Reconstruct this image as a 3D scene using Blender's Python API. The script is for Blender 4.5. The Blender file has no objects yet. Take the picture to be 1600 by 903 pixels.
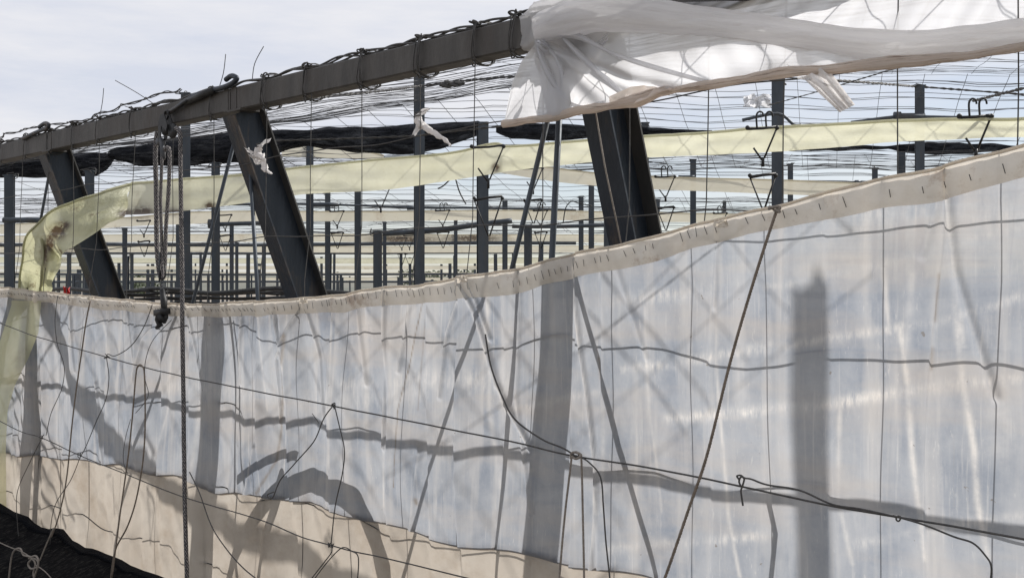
import bpy, math, random
import numpy as np
from mathutils import Vector, Matrix, noise as mnoise
random.seed(7); rs = np.random.RandomState(7)
F = 1750.0; CZ = 2.4; PY0 = 451.5
S = bpy.context.scene
COL = S.collection
V = Vector
# ---------------------------------------------------------------- placing
N2 = (.712, .702); T2 = (.702, -.712); C0 = 3.77
ON = V((C0*N2[0], C0*N2[1], 0))                       # foot of the wall line
def at(px, py, D):
    return V(((px-800)/F*D, D, CZ-(py-PY0)/F*D))
def depth(px, w=0.0):
    return (C0+w)/((px-800)/F*N2[0]+N2[1])
def wall(px, py, w=0.0):
    return at(px, py, depth(px, w))
def uof(px, w=0.0):
    p = at(px, PY0, depth(px, w)); return p.x*T2[0]+p.y*T2[1]
def W(u, w, z):                                        # u along the wall (right +), w inward
    return V((N2[0]*(C0+w)+T2[0]*u, N2[1]*(C0+w)+T2[1]*u, z))
SUN_AZ, SUN_EL = math.radians(63), math.radians(40)
SV = V((math.sin(SUN_AZ)*math.cos(SUN_EL), math.cos(SUN_AZ)*math.cos(SUN_EL), math.sin(SUN_EL)))
def before(px, py, w):                                 # a point w inside the film whose shade lands at that spot of the film
    p = wall(px, py, -.13); t = w/(SV.x*N2[0]+SV.y*N2[1])
    return p+SV*t
# ---------------------------------------------------------------- materials
def mat(name):
    m = bpy.data.materials.new(name); m.use_nodes = True
    nt = m.node_tree; nt.nodes.clear()
    return m, nt, nt.nodes.new('ShaderNodeOutputMaterial')
def nd(nt, t, **k):
    n = nt.nodes.new(t)
    for a, b in k.items():
        if a in n.inputs: n.inputs[a].default_value = b
        else: setattr(n, a, b)
    return n
def lk(nt, a, b): nt.links.new(a, b)
def ramp(nt, src, stops):
    r = nt.nodes.new('ShaderNodeValToRGB'); cr = r.color_ramp
    while len(cr.elements) < len(stops): cr.elements.new(.5)
    for e, (p, c) in zip(cr.elements, stops):
        e.position = p; e.color = (c, c, c, 1) if not isinstance(c, tuple) else (*c, 1)
    lk(nt, src, r.inputs[0]); return r.outputs[0]
def mixc(nt, f, a, b, mode='MIX'):
    m = nt.nodes.new('ShaderNodeMix'); m.data_type = 'RGBA'; m.blend_type = mode
    for s, v in ((m.inputs[0], f), (m.inputs[6], a), (m.inputs[7], b)):
        if isinstance(v, (int, float)): s.default_value = v
        elif isinstance(v, tuple): s.default_value = (*v, 1)
        else: lk(nt, v, s)
    return m.outputs[2]
def mathn(nt, op, a, b=0.0, c=None, clamp=False):
    m = nt.nodes.new('ShaderNodeMath'); m.operation = op; m.use_clamp = clamp
    for s, v in zip(m.inputs, (a, b) if c is None else (a, b, c)):
        if isinstance(v, (int, float)): s.default_value = v
        else: lk(nt, v, s)
    return m.outputs[0]
def coords(nt, kind='Object', scale=(1, 1, 1), rot=(0, 0, 0)):
    tc = nt.nodes.new('ShaderNodeTexCoord'); mp = nt.nodes.new('ShaderNodeMapping')
    mp.inputs['Scale'].default_value = scale; mp.inputs['Rotation'].default_value = rot
    lk(nt, tc.outputs[kind], mp.inputs[0]); return mp.outputs[0]
def noise(nt, vec, sc, det=4, rough=.6):
    n = nd(nt, 'ShaderNodeTexNoise', Scale=sc, Detail=det, Roughness=rough)
    lk(nt, vec, n.inputs['Vector']); return n.outputs['Fac']
def solid(name, c1, c2, rough=.6, metal=0.0, sc=6, stretch=(1, 1, 1), bump=.2, c3=None):
    m, nt, out = mat(name)
    v = coords(nt, 'Object', stretch)
    f = ramp(nt, noise(nt, v, sc, 6, .65), [(.35, 0.0), (.68, 1.0)])
    col = mixc(nt, f, c1, c2)
    if c3:
        g = ramp(nt, noise(nt, v, sc*.37, 5, .7), [(.52, 0.0), (.66, 1.0)])
        col = mixc(nt, g, col, c3)
    p = nd(nt, 'ShaderNodeBsdfPrincipled', Roughness=rough, Metallic=metal)
    lk(nt, col, p.inputs['Base Color'])
    b = nd(nt, 'ShaderNodeBump', Strength=bump, Distance=.01)
    lk(nt, noise(nt, v, sc*6, 4), b.inputs['Height']); lk(nt, b.outputs[0], p.inputs['Normal'])
    lk(nt, p.outputs[0], out.inputs[0]); return m
M = {}
M['beam'] = solid('beam_steel', (.050, .047, .044), (.092, .086, .079), .62, .25, 7, (1, 1, .35), .4, (.058, .050, .044))
M['post'] = solid('blue_grey_steel', (.035, .045, .058), (.065, .078, .094), .5, .3, 7, (1, 1, .3), .15, (.07, .07, .07))
M['prop'] = solid('dark_prop_steel', (.013, .019, .029), (.024, .032, .045), .45, .3, 9, (1, 1, .2), .35, (.075, .058, .045))
M['flange'] = solid('worn_flange_steel', (.038, .038, .038), (.072, .068, .062), .6, .2, 6, (1, 1, .3), .2)
M['wire'] = solid('dark_wire', (.045, .045, .045), (.09, .085, .08), .6, .4, 30)
M['galv'] = solid('galvanised_wire', (.05, .055, .062), (.10, .10, .105), .55, .4, 30)
M['black'] = solid('black_iron', (.012, .012, .013), (.03, .03, .03), .5, .4, 20)
M['rope'] = solid('weathered_rope', (.20, .175, .15), (.34, .30, .26), .9, 0, 60, (1, 1, 1), .8)
M['cord'] = solid('old_cord', (.16, .13, .10), (.27, .22, .18), .9, 0, 60, (1, 1, 1), .8)
M['net_old'] = solid('black_net', (.006, .007, .009), (.020, .022, .026), .85, 0, 12, (1, 1, 3), 1.0)
M['rust'] = solid('rusty_metal', (.10, .055, .03), (.22, .13, .07), .8, 0, 20)
def net_mat():
    m, nt, out = mat('black_shade_net')
    uv = coords(nt, 'UV', (1, 1, 1))
    f = ramp(nt, noise(nt, coords(nt, 'UV', (3, 22, 1)), 2.0, 6, .7), [(.35, 0.0), (.7, 1.0)])
    col = mixc(nt, f, (.006, .007, .009), (.055, .058, .068))
    p = nd(nt, 'ShaderNodeBsdfDiffuse'); lk(nt, col, p.inputs[0])
    b = nd(nt, 'ShaderNodeBump', Strength=1.0, Distance=.03); lk(nt, f, b.inputs['Height']); lk(nt, b.outputs[0], p.inputs['Normal'])
    tp = nd(nt, 'ShaderNodeBsdfTransparent'); mx = nd(nt, 'ShaderNodeMixShader')
    lk(nt, ramp(nt, noise(nt, coords(nt, 'UV', (1, 4, 1)), 2.5, 5, .7), [(.3, .70), (.55, .97)]), mx.inputs[0])
    lk(nt, tp.outputs[0], mx.inputs[1]); lk(nt, p.outputs[0], mx.inputs[2]); lk(nt, mx.outputs[0], out.inputs[0]); return m
M['net'] = net_mat()
def speck_rope():
    m, nt, out = mat('speckled_rope')
    v = coords(nt, 'UV', (1, 1, 1))
    w = nd(nt, 'ShaderNodeTexWave', Scale=1.0, Distortion=3.0, Detail=3.0); w.inputs['Detail Scale'].default_value = 3
    w.bands_direction = 'DIAGONAL'; lk(nt, v, w.inputs['Vector'])
    f = ramp(nt, w.outputs['Fac'], [(.35, 0.0), (.6, 1.0)])
    g = ramp(nt, noise(nt, v, 3, 3), [(.4, 0.0), (.6, 1.0)])
    col = mixc(nt, mathn(nt, 'MULTIPLY', f, g), (.025, .025, .03), (.36, .33, .31))
    p = nd(nt, 'ShaderNodeBsdfPrincipled', Roughness=.9); lk(nt, col, p.inputs['Base Color'])
    lk(nt, p.outputs[0], out.inputs[0]); return m
M['speck'] = speck_rope()
def fabric(name, ca, cb, dirt, transl=.7, transp=.06, sc=2.5, dirt_pos=(.56, .72), rough=.45, gloss=.08, bumpd=.006):
    m, nt, out = mat(name)
    v = coords(nt, 'UV', (1, 1, 1))
    n1 = ramp(nt, noise(nt, v, sc, 5, .6), [(.3, 0.0), (.7, 1.0)])
    col = mixc(nt, n1, ca, cb)
    dn = ramp(nt, noise(nt, v, sc*.8, 6, .75), [(dirt_pos[0], 0.0), (dirt_pos[1], 1.0)])
    col = mixc(nt, dn, col, dirt)
    at_ = nd(nt, 'ShaderNodeAttribute', attribute_name='stain')
    sn = mathn(nt, 'MULTIPLY', at_.outputs['Fac'], ramp(nt, noise(nt, v, 16, 6, .75), [(.28, 0.0), (.50, 1.0)]))
    sn = mathn(nt, 'MINIMUM', sn, 1.0)
    col = mixc(nt, sn, col, (.075, .045, .018))
    b = nd(nt, 'ShaderNodeBump', Strength=.6, Distance=bumpd)
    lk(nt, noise(nt, v, sc*5, 4, .6), b.inputs['Height'])
    tr = nd(nt, 'ShaderNodeBsdfTranslucent'); df = nd(nt, 'ShaderNodeBsdfDiffuse')
    lk(nt, col, tr.inputs[0]); lk(nt, col, df.inputs[0])
    lk(nt, b.outputs[0], tr.inputs['Normal']); lk(nt, b.outputs[0], df.inputs['Normal'])
    m1 = nd(nt, 'ShaderNodeMixShader', Fac=transl); lk(nt, df.outputs[0], m1.inputs[1]); lk(nt, tr.outputs[0], m1.inputs[2])
    gl = nd(nt, 'ShaderNodeBsdfGlossy', Roughness=rough); lk(nt, b.outputs[0], gl.inputs['Normal'])
    m2 = nd(nt, 'ShaderNodeMixShader', Fac=gloss); lk(nt, m1.outputs[0], m2.inputs[1]); lk(nt, gl.outputs[0], m2.inputs[2])
    tp = nd(nt, 'ShaderNodeBsdfTransparent')
    m3 = nd(nt, 'ShaderNodeMixShader', Fac=1-transp); lk(nt, tp.outputs[0], m3.inputs[1]); lk(nt, m2.outputs[0], m3.inputs[2])
    lk(nt, m3.outputs[0], out.inputs[0]); return m
M['yellow'] = fabric('yellow_band_film', (.60, .59, .43), (.73, .72, .56), (.44, .39, .25), .62, .04, 3.0, (.58, .82), bumpd=.006)
M['yellow_dirty'] = fabric('dirty_yellow_film', (.50, .50, .31), (.70, .69, .46), (.16, .11, .05), .5, .05, 4.2, (.55, .66), bumpd=.02)
M['cream'] = fabric('cream_band_film', (.60, .57, .46), (.72, .68, .55), (.34, .23, .12), .60, .05, 1.1, (.56, .76))
M['hem'] = fabric('cream_hem_film', (.62, .56, .47), (.78, .72, .63), (.30, .19, .11), .58, .03, 5, (.55, .74), bumpd=.006)
M['roll'] = fabric('brown_edged_film', (.84, .79, .74), (.66, .54, .44), (.16, .085, .04), .55, .0, 5, (.54, .66), bumpd=.012)
M['clear'] = fabric('milky_film', (.66, .66, .68), (.77, .77, .78), (.58, .55, .52), .84, .16, 2.0, (.58, .8), .3, .10, .002)
M['sheer'] = fabric('sheer_film', (.70, .70, .72), (.80, .80, .81), (.64, .60, .57), .86, .13, 1.6, (.62, .85), .25, .12, .001)
M['tube'] = fabric('bunched_film', (.76, .74, .735), (.93, .92, .91), (.60, .52, .46), .72, .22, 3.2, (.58, .75), .35, .12)
M['rag'] = fabric('white_rag_film', (.75, .72, .70), (.9, .88, .87), (.5, .42, .36), .45, .0, 30, (.55, .7))
M['beige'] = fabric('beige_low_film', (.37, .325, .275), (.46, .42, .37), (.29, .235, .18), .85, .05, 2.2, (.5, .8))
M['yghost'] = fabric('thin_yellow_film', (.60, .59, .36), (.72, .70, .46), (.40, .34, .18), .75, .22, 2.4, (.55, .8))
M['red'] = solid('red_plastic', (.55, .02, .02), (.7, .05, .04), .5)
def film_mat():
    m, nt, out = mat('greenhouse_film')
    uv = coords(nt, 'UV', (1, 1, 1))
    def nz(scale, sc, det, rough, st, rot=0):
        return ramp(nt, noise(nt, coords(nt, 'UV', scale, (0, 0, rot)), sc, det, rough), st)
    cloud = nz((1, 1, 1), 1.9, 7, .68, [(.36, 0.0), (.66, 1.0)])
    blot = nz((3, 1.2, 1), 2.1, 5, .6, [(.40, 0.0), (.66, 1.0)])
    streak = nz((7, .5, 1), 1.6, 4, .55, [(.50, 0.0), (.72, 1.0)])
    thin = nz((34, 1.3, 1), 1.5, 4, .6, [(.60, 0.0), (.72, 1.0)])
    scr = mathn(nt, 'MAXIMUM', nz((45, 9, 1), 1.5, 4, .7, [(.62, 0.0), (.72, 1.0)], .55), nz((45, 8, 1), 1.2, 4, .7, [(.62, 0.0), (.72, 1.0)], -.35))
    scr = mathn(nt, 'MAXIMUM', scr, nz((60, 10, 1), 1.4, 4, .7, [(.64, 0.0), (.72, 1.0)], 1.45))
    fine = nz((1, 1, 1), 70, 5, .75, [(.35, 0.0), (.65, 1.0)])
    mod = nz((1, 1, 1), 3.4, 6, .7, [(.40, .15), (.62, 1.0)])
    brk = nz((30, 5, 1), 1.7, 5, .75, [(.36, 0.05), (.62, 1.0)])
    aw = nd(nt, 'ShaderNodeAttribute', attribute_name='wear'); ad = nd(nt, 'ShaderNodeAttribute', attribute_name='dirt')
    ab = nd(nt, 'ShaderNodeAttribute', attribute_name='scuff')
    sc_ = mathn(nt, 'MULTIPLY', mathn(nt, 'MULTIPLY', ab.outputs['Fac'], brk), mod)
    wr_ = mathn(nt, 'MULTIPLY', aw.outputs['Fac'], mod)
    wear = mathn(nt, 'MAXIMUM', sc_, wr_)
    wear = mathn(nt, 'MAXIMUM', wear, mathn(nt, 'MULTIPLY', mathn(nt, 'MULTIPLY', scr, .42), mod))
    col = mixc(nt, cloud, (.180, .210, .260), (.335, .352, .380))
    col = mixc(nt, mathn(nt, 'MULTIPLY', blot, .5), col, (.42, .43, .45))
    col = mixc(nt, mathn(nt, 'MULTIPLY', streak, .7), col, (.47, .46, .455))
    col = mixc(nt, mathn(nt, 'MULTIPLY', thin, .35), col, (.62, .60, .58))
    col = mixc(nt, mathn(nt, 'MULTIPLY', fine, .14), col, (.36, .36, .38))
    col = mixc(nt, mathn(nt, 'MULTIPLY', wear, .75), col, (.76, .72, .67))
    warm = nz((.7, 3.0, 1), 1.3, 4, .6, [(.48, 0.0), (.68, .5)])
    col = mixc(nt, warm, col, (.42, .375, .335))
    drp = nz((16, .5, 1), 2.6, 5, .7, [(.66, 0.0), (.74, .35)])
    col = mixc(nt, drp, col, (.27, .24, .20))
    spots = nz((1, 1, 1), 26, 3, .5, [(.735, 0.0), (.76, .7)])
    col = mixc(nt, spots, col, (.16, .14, .12))
    dm = mathn(nt, 'MULTIPLY', ad.outputs['Fac'], nz((1, 1, 1), 14, 6, .7, [(.3, .3), (.65, 1.0)]))
    col = mixc(nt, dm, col, (.15, .11, .07))
    b = nd(nt, 'ShaderNodeBump', Strength=.35, Distance=.010)
    h = mathn(nt, 'ADD', noise(nt, coords(nt, 'UV', (5, 1.0, 1)), 2, 3, .5), mathn(nt, 'MULTIPLY', noise(nt, uv, 6, 3, .5), .5))
    lk(nt, h, b.inputs['Height'])
    b2 = nd(nt, 'ShaderNodeBump', Strength=.7, Distance=.010)
    lk(nt, mathn(nt, 'ADD', h, mathn(nt, 'MULTIPLY', noise(nt, uv, 24, 5, .7), .4)), b2.inputs['Height'])
    tr = nd(nt, 'ShaderNodeBsdfTranslucent'); df = nd(nt, 'ShaderNodeBsdfDiffuse')
    for n in (tr, df): lk(nt, col, n.inputs[0]); lk(nt, b.outputs[0], n.inputs['Normal'])
    m1 = nd(nt, 'ShaderNodeMixShader', Fac=.88); lk(nt, df.outputs[0], m1.inputs[1]); lk(nt, tr.outputs[0], m1.inputs[2])
    gl = nd(nt, 'ShaderNodeBsdfGlossy', Roughness=.28); lk(nt, b2.outputs[0], gl.inputs['Normal'])
    m2 = nd(nt, 'ShaderNodeMixShader', Fac=.035)
    lk(nt, m1.outputs[0], m2.inputs[1]); lk(nt, gl.outputs[0], m2.inputs[2])
    tp = nd(nt, 'ShaderNodeBsdfTransparent'); tp.inputs[0].default_value = (.9, .95, 1, 1)
    m3 = nd(nt, 'ShaderNodeMixShader', Fac=.95)
    lk(nt, tp.outputs[0], m3.inputs[1]); lk(nt, m2.outputs[0], m3.inputs[2])
    lk(nt, m3.outputs[0], out.inputs[0]); return m
M['film'] = film_mat()
# ---------------------------------------------------------------- mesh helpers
class MB:
    def __init__(s): s.v = []; s.f = []; s.uv = []
    def face(s, idx, uvs=None):
        s.f.append(idx); s.uv.append(uvs or [(0, 0)]*len(idx))
    def quadbox(s, p, q, r, u):                        # p origin, q,r,u edge vectors
        b = len(s.v)
        s.v += [p, p+q, p+q+r, p+r, p+u, p+q+u, p+q+r+u, p+r+u]
        for f in ((0, 3, 2, 1), (4, 5, 6, 7), (0, 1, 5, 4), (1, 2, 6, 5), (2, 3, 7, 6), (3, 0, 4, 7)):
            s.face([b+i for i in f])
        return s
    def bar(s, a, b, wx, wy, side=None):               # box section bar between two points
        d = (b-a).normalized(); side = (side or V((0, 0, 1)))
        x = d.cross(side)
        if x.length < 1e-4: x = d.cross(V((1, 0, 0)))
        x.normalize(); y = x.cross(d).normalized()
        return s.quadbox(a-x*wx/2-y*wy/2, x*wx, y*wy, b-a)
    def prof(s, a, b, outline, x, y):                  # extrude an outline from a to b
        n = len(outline); k = len(s.v)
        for c in (a, b): s.v += [c+x*i+y*j for i, j in outline]
        for i in range(n): s.face([k+i, k+(i+1) % n, k+n+(i+1) % n, k+n+i])
        s.face([k+i for i in range(n)][::-1]); s.face([k+n+i for i in range(n)])
        return s
    def hbar(s, a, b, bw, dp, t, x=None):              # H section
        d = (b-a).normalized(); x = x or V((1, 0, 0)); x = (x-d*x.dot(d)).normalized(); y = d.cross(x)
        B, D = bw/2, dp/2
        o = [(-B, -D), (B, -D), (B, -D+t), (t/2, -D+t), (t/2, D-t), (B, D-t), (B, D), (-B, D), (-B, D-t), (-t/2, D-t), (-t/2, -D+t), (-B, -D+t)]
        return s.prof(a, b, o, x, y)
    def tube(s, pts, r, n=6, smooth=True, cap=True, uscale=40):
        pts = [V(p) for p in pts]; m = len(pts)
        rr = r if isinstance(r, (list, tuple)) else [r]*m
        k = len(s.v); ref = None; L = 0; Ls = []
        for i, p in enumerate(pts):
            d = (pts[min(i+1, m-1)]-pts[max(i-1, 0)])
            if d.length < 1e-9: d = V((0, 0, 1))
            d.normalize()
            if ref is None:
                ref = d.orthogonal()
            ref = (ref-d*ref.dot(d))
            if ref.length < 1e-6: ref = d.orthogonal()
            ref.normalize(); y = d.cross(ref)
            if i: L += (p-pts[i-1]).length
            Ls.append(L)
            for j in range(n):
                a = 2*math.pi*j/n; s.v.append(p+(ref*math.cos(a)+y*math.sin(a))*rr[i])
        for i in range(m-1):
            for j in range(n):
                j2 = (j+1) % n
                s.face([k+i*n+j, k+i*n+j2, k+(i+1)*n+j2, k+(i+1)*n+j],
                       [(Ls[i]*uscale, j/n*4), (Ls[i]*uscale, (j+1)/n*4), (Ls[i+1]*uscale, (j+1)/n*4), (Ls[i+1]*uscale, j/n*4)])
        if cap:
            s.face([k+j for j in range(n)][::-1]); s.face([k+(m-1)*n+j for j in range(n)])
        return s
    def ball(s, c, r, n=8, sq=(1, 1, 1)):
        k = len(s.v); rings = n//2
        for i in range(1, rings):
            a = math.pi*i/rings
            for j in range(n):
                b = 2*math.pi*j/n
                s.v.append(c+V((math.sin(a)*math.cos(b)*sq[0], math.sin(a)*math.sin(b)*sq[1], math.cos(a)*sq[2]))*r)
        top = len(s.v); s.v += [c+V((0, 0, r*sq[2])), c-V((0, 0, r*sq[2]))]
        for i in range(rings-2):
            for j in range(n):
                s.face([k+i*n+j, k+(i+1)*n+j, k+(i+1)*n+(j+1) % n, k+i*n+(j+1) % n])
        for j in range(n):
            s.face([top, k+j, k+(j+1) % n]); q = k+(rings-2)*n
            s.face([top+1, q+(j+1) % n, q+j])
        return s
    def build(s, name, m, parent=None, smooth=True):
        me = bpy.data.meshes.new(name)
        org = V((0, 0, 0))
        if parent is not None: org = parent['_o'] if False else ORG.get(parent.name, V((0, 0, 0)))
        me.from_pydata([tuple(v-org) for v in s.v], [], s.f)
        uvl = me.uv_layers.new(name='UVMap')
        flat = [c for f in s.uv for p in f for c in p]
        uvl.data.foreach_set('uv', flat)
        if smooth: me.polygons.foreach_set('use_smooth', [True]*len(me.polygons))
        me.materials.append(m)
        o = bpy.data.objects.new(name, me); COL.objects.link(o)
        if parent is not None: o.parent = parent; ORG[o.name] = org
        return o
ORG = {}
def tag(o, label, cat, group=None, kind=None):
    if label: o['label'] = label
    if cat: o['category'] = cat
    if group: o['group'] = group
    if kind: o['kind'] = kind
    return o
def thing(name, label, cat, loc, group=None):
    o = bpy.data.objects.new(name, None); COL.objects.link(o); o.location = loc; o.empty_display_size = .1
    ORG[o.name] = V(loc)
    return tag(o, label, cat, group)
def single(name, mb, m, label, cat, group=None, smooth=True, origin=None):
    """one-mesh thing whose origin stands on the thing itself"""
    org = V(origin) if origin is not None else mb.v[0].copy()
    mb.v = [v-org for v in mb.v]
    o = mb.build(name, m, None, smooth); o.location = org
    return tag(o, label, cat, group)
def spline(pts, n=6):
    pts = [V(p) for p in pts]; out = []
    for i in range(len(pts)-1):
        p0 = pts[max(i-1, 0)]; p1 = pts[i]; p2 = pts[i+1]; p3 = pts[min(i+2, len(pts)-1)]
        for k in range(n):
            t = k/n
            out.append(.5*((2*p1)+(p2-p0)*t+(2*p0-5*p1+4*p2-p3)*t*t+(3*p1-p0-3*p2+p3)*t**3))
    out.append(pts[-1]); return out
def wob(pts, a, f=3.0, seed=0):
    return [p+V(mnoise.noise_vector(p*f+V((seed, 0, 0))))*a for p in pts]
def poly(pp, w, n=6): return spline([wall(x, y, w) for x, y in pp], n)
def interp(x, tab):
    return float(np.interp(x, [t[0] for t in tab], [t[1] for t in tab]))
def sheet(rows, uvs=1.0):
    """grid of points -> MB; rows[i][j]"""
    m = MB(); R = len(rows); Cn = len(rows[0])
    for r in rows: m.v += r
    lu = [0]
    for i in range(1, R): lu.append(lu[-1]+(rows[i][Cn//2]-rows[i-1][Cn//2]).length)
    lv = [0]
    for j in range(1, Cn): lv.append(lv[-1]+(rows[R//2][j]-rows[R//2][j-1]).length)
    for i in range(R-1):
        for j in range(Cn-1):
            m.face([i*Cn+j, (i+1)*Cn+j, (i+1)*Cn+j+1, i*Cn+j+1],
                   [(lu[i]*uvs, lv[j]*uvs), (lu[i+1]*uvs, lv[j]*uvs), (lu[i+1]*uvs, lv[j+1]*uvs), (lu[i]*uvs, lv[j+1]*uvs)])
    return m
# ---------------------------------------------------------------- world, sun, camera
w = bpy.data.worlds.new('World'); S.world = w; w.use_nodes = True
nt = w.node_tree; nt.nodes.clear()
wo = nt.nodes.new('ShaderNodeOutputWorld'); bg = nt.nodes.new('ShaderNodeBackground')
sky = nt.nodes.new('ShaderNodeTexSky'); sky.sky_type = 'NISHITA'; sky.sun_disc = False
sky.sun_elevation = SUN_EL; sky.sun_rotation = SUN_AZ; sky.air_density = 1.0; sky.dust_density = .6; sky.ozone_density = 1.0
vec = coords(nt, 'Generated', (1.6, 1.6, 7.5), (.25, .12, .5))
cf = ramp(nt, noise(nt, vec, 1.5, 9, .62), [(.36, .22), (.62, .95)])
tc = nt.nodes.new('ShaderNodeTexCoord'); sp = nt.nodes.new('ShaderNodeSeparateXYZ'); lk(nt, tc.outputs['Generated'], sp.inputs[0])
# the thin cloud veil is thickest to the upper left and thins towards the right and the horizon
e1 = mathn(nt, 'MULTIPLY_ADD', sp.outputs[2], 4.4, .06)
e2 = mathn(nt, 'MULTIPLY_ADD', sp.outputs[0], -.7, .12)
veil = mathn(nt, 'ADD', mathn(nt, 'ADD', e1, e2, clamp=True), mathn(nt, 'MULTIPLY_ADD', cf, .55, -.18), clamp=True)
c2_ = ramp(nt, noise(nt, coords(nt, 'Generated', (2.2, 2.2, 12), (.3, -.2, .4)), 1.8, 10, .6), [(.36, (5.9, 6.15, 6.95)), (.64, (7.3, 7.25, 7.5))])
skc = mixc(nt, mathn(nt, 'MULTIPLY', veil, .93), sky.outputs[0], c2_)
lk(nt, skc, bg.inputs[0]); bg.inputs[1].default_value = .12
lk(nt, bg.outputs[0], wo.inputs[0])
sl = bpy.data.lights.new('sun', 'SUN'); sl.energy = 5.0; sl.angle = math.radians(.55); sl.color = (1, .965, .92)
so = bpy.data.objects.new('sun', sl); COL.objects.link(so); so.rotation_euler = SV.to_track_quat('Z', 'Y').to_euler(); so.location = (5, 0, 12)
cd = bpy.data.cameras.new('camera'); co = bpy.data.objects.new('camera', cd); COL.objects.link(co)
co.location = (0, 0, CZ); co.rotation_euler = (math.pi/2, 0, 0); cd.sensor_width = 36; cd.lens = 36*F/1600; cd.clip_end = 5000
cd.clip_start = .05; S.camera = co
S.view_settings.view_transform = 'Standard'; S.view_settings.look = 'None'; S.view_settings.exposure = 0; S.view_settings.gamma = 1
S.cycles.max_bounces = 10; S.cycles.transparent_max_bounces = 24; S.cycles.transmission_bounces = 8; S.cycles.diffuse_bounces = 5
S.cycles.sample_clamp_indirect = 8
# ---------------------------------------------------------------- ground and far land
m, ntg, out = mat('sandy_ground')
v = coords(ntg, 'Object'); f1 = ramp(ntg, noise(ntg, v, .12, 8, .7), [(.4, 0.0), (.62, 1.0)])
c = mixc(ntg, f1, (.20, .175, .145), (.34, .30, .25))
c = mixc(ntg, ramp(ntg, noise(ntg, v, 3, 6, .7), [(.4, 0.0), (.7, .6)]), c, (.13, .115, .095))
p = nd(ntg, 'ShaderNodeBsdfPrincipled', Roughness=.95); lk(ntg, c, p.inputs['Base Color']); lk(ntg, p.outputs[0], out.inputs[0])
g = MB(); R = 3000
g.v = [V((-R, -R, 0)), V((R, -R, 0)), V((R, R, 0)), V((-R, R, 0))]; g.face([0, 1, 2, 3])
o = g.build('ground', m, None, False); o['kind'] = 'structure'
hm = solid('far_hill_scrub', (.11, .12, .10), (.20, .19, .16), .95, 0, .01)
h = []
for i in range(60):
    x = -900+i*30
    row = []
    for j in range(6):
        hh = (18+16*mnoise.noise(V((x*.004, 3, 0)))+4*mnoise.noise(V((x*.03, 1, 0))))*math.sin(math.pi*j/5)**.8
        row.append(V((x, 900+j*90, hh-.5)))
    h.append(row)
o = sheet(h).build('hills', hm); o['kind'] = 'structure'
# ---------------------------------------------------------------- edge beam
bt = thing('edge_beam', 'long dark square steel beam sloping across the picture on leaning props', 'beam', W(-7.5, 0, 3.6))
mb = MB()
seg = 3.0; u = -12.02
us = [-17, -14, uof(85)+.0, uof(372), uof(835), 1.0]
for i in range(len(us)-1):
    mb.prof(W(us[i]+.004, 0, 3.6), W(us[i+1]-.004, 0, 3.6),
            [(-.055, -.066), (-.047, -.074), (.047, -.074), (.055, -.066), (.055, .066), (.047, .074), (-.047, .074), (-.055, .066)],
            V((N2[0], N2[1], 0)), V((0, 0, 1)))
mb.build('beam_body', M['beam'], bt, False)
jb = MB()
for uu in us[1:-1]:
    for dx in (-.05, .05):
        jb.quadbox(W(uu+dx-.025, -.058, 3.528), V((T2[0], T2[1], 0))*.05, V((N2[0], N2[1], 0))*.003, V((0, 0, .144)))
jb.build('joint_plate', M['beam'], bt, False)
# cables twisted along the top of the beam
def twist(path, r, off, turns_per_m, ph=0, wobble=.0, seed=0):
    out = []; L = 0
    for i, p in enumerate(path):
        if i: L += (p-path[i-1]).length
        a_ = ph+L*turns_per_m*2*math.pi
        q = V((0, 0, off*math.sin(a_)))+V((N2[0], N2[1], 0))*off*math.cos(a_)
        if wobble: q += V(mnoise.noise_vector(p*2.3+V((seed, 0, 0))))*wobble
        out.append(p+q)
    return out
base = [W(-14.5+i*.03, -.03, 3.692) for i in range(int(12.5/.03))]
ct = thing('twisted_cable', 'dark twisted wire cable running along the top of the sloping beam', 'cable', W(-9, -.03, 3.69))
for k in range(3):
    MB().tube(twist(base, .006, .011, 1.6+.2*k, k*2.1, .009, k*9), .0062, 5).build('strand', M['wire'], ct)
c2 = thing('loose_cable', 'loose thin wire cable lifting off the upper left stretch of the beam', 'cable', W(-9, -.06, 3.7))
pp = [W(-10.8+i*.05, -.05+.02*math.sin(i*.7), 3.70+.05*abs(math.sin(i*.06+.4))+.004*math.sin(i*.9)) for i in range(78)]
MB().tube(pp, .0055, 5).build('strand', M['wire'], c2)
MB().tube(twist(pp, .004, .012, 3, 1), .0035, 5).build('wrap', M['wire'], c2)
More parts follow.
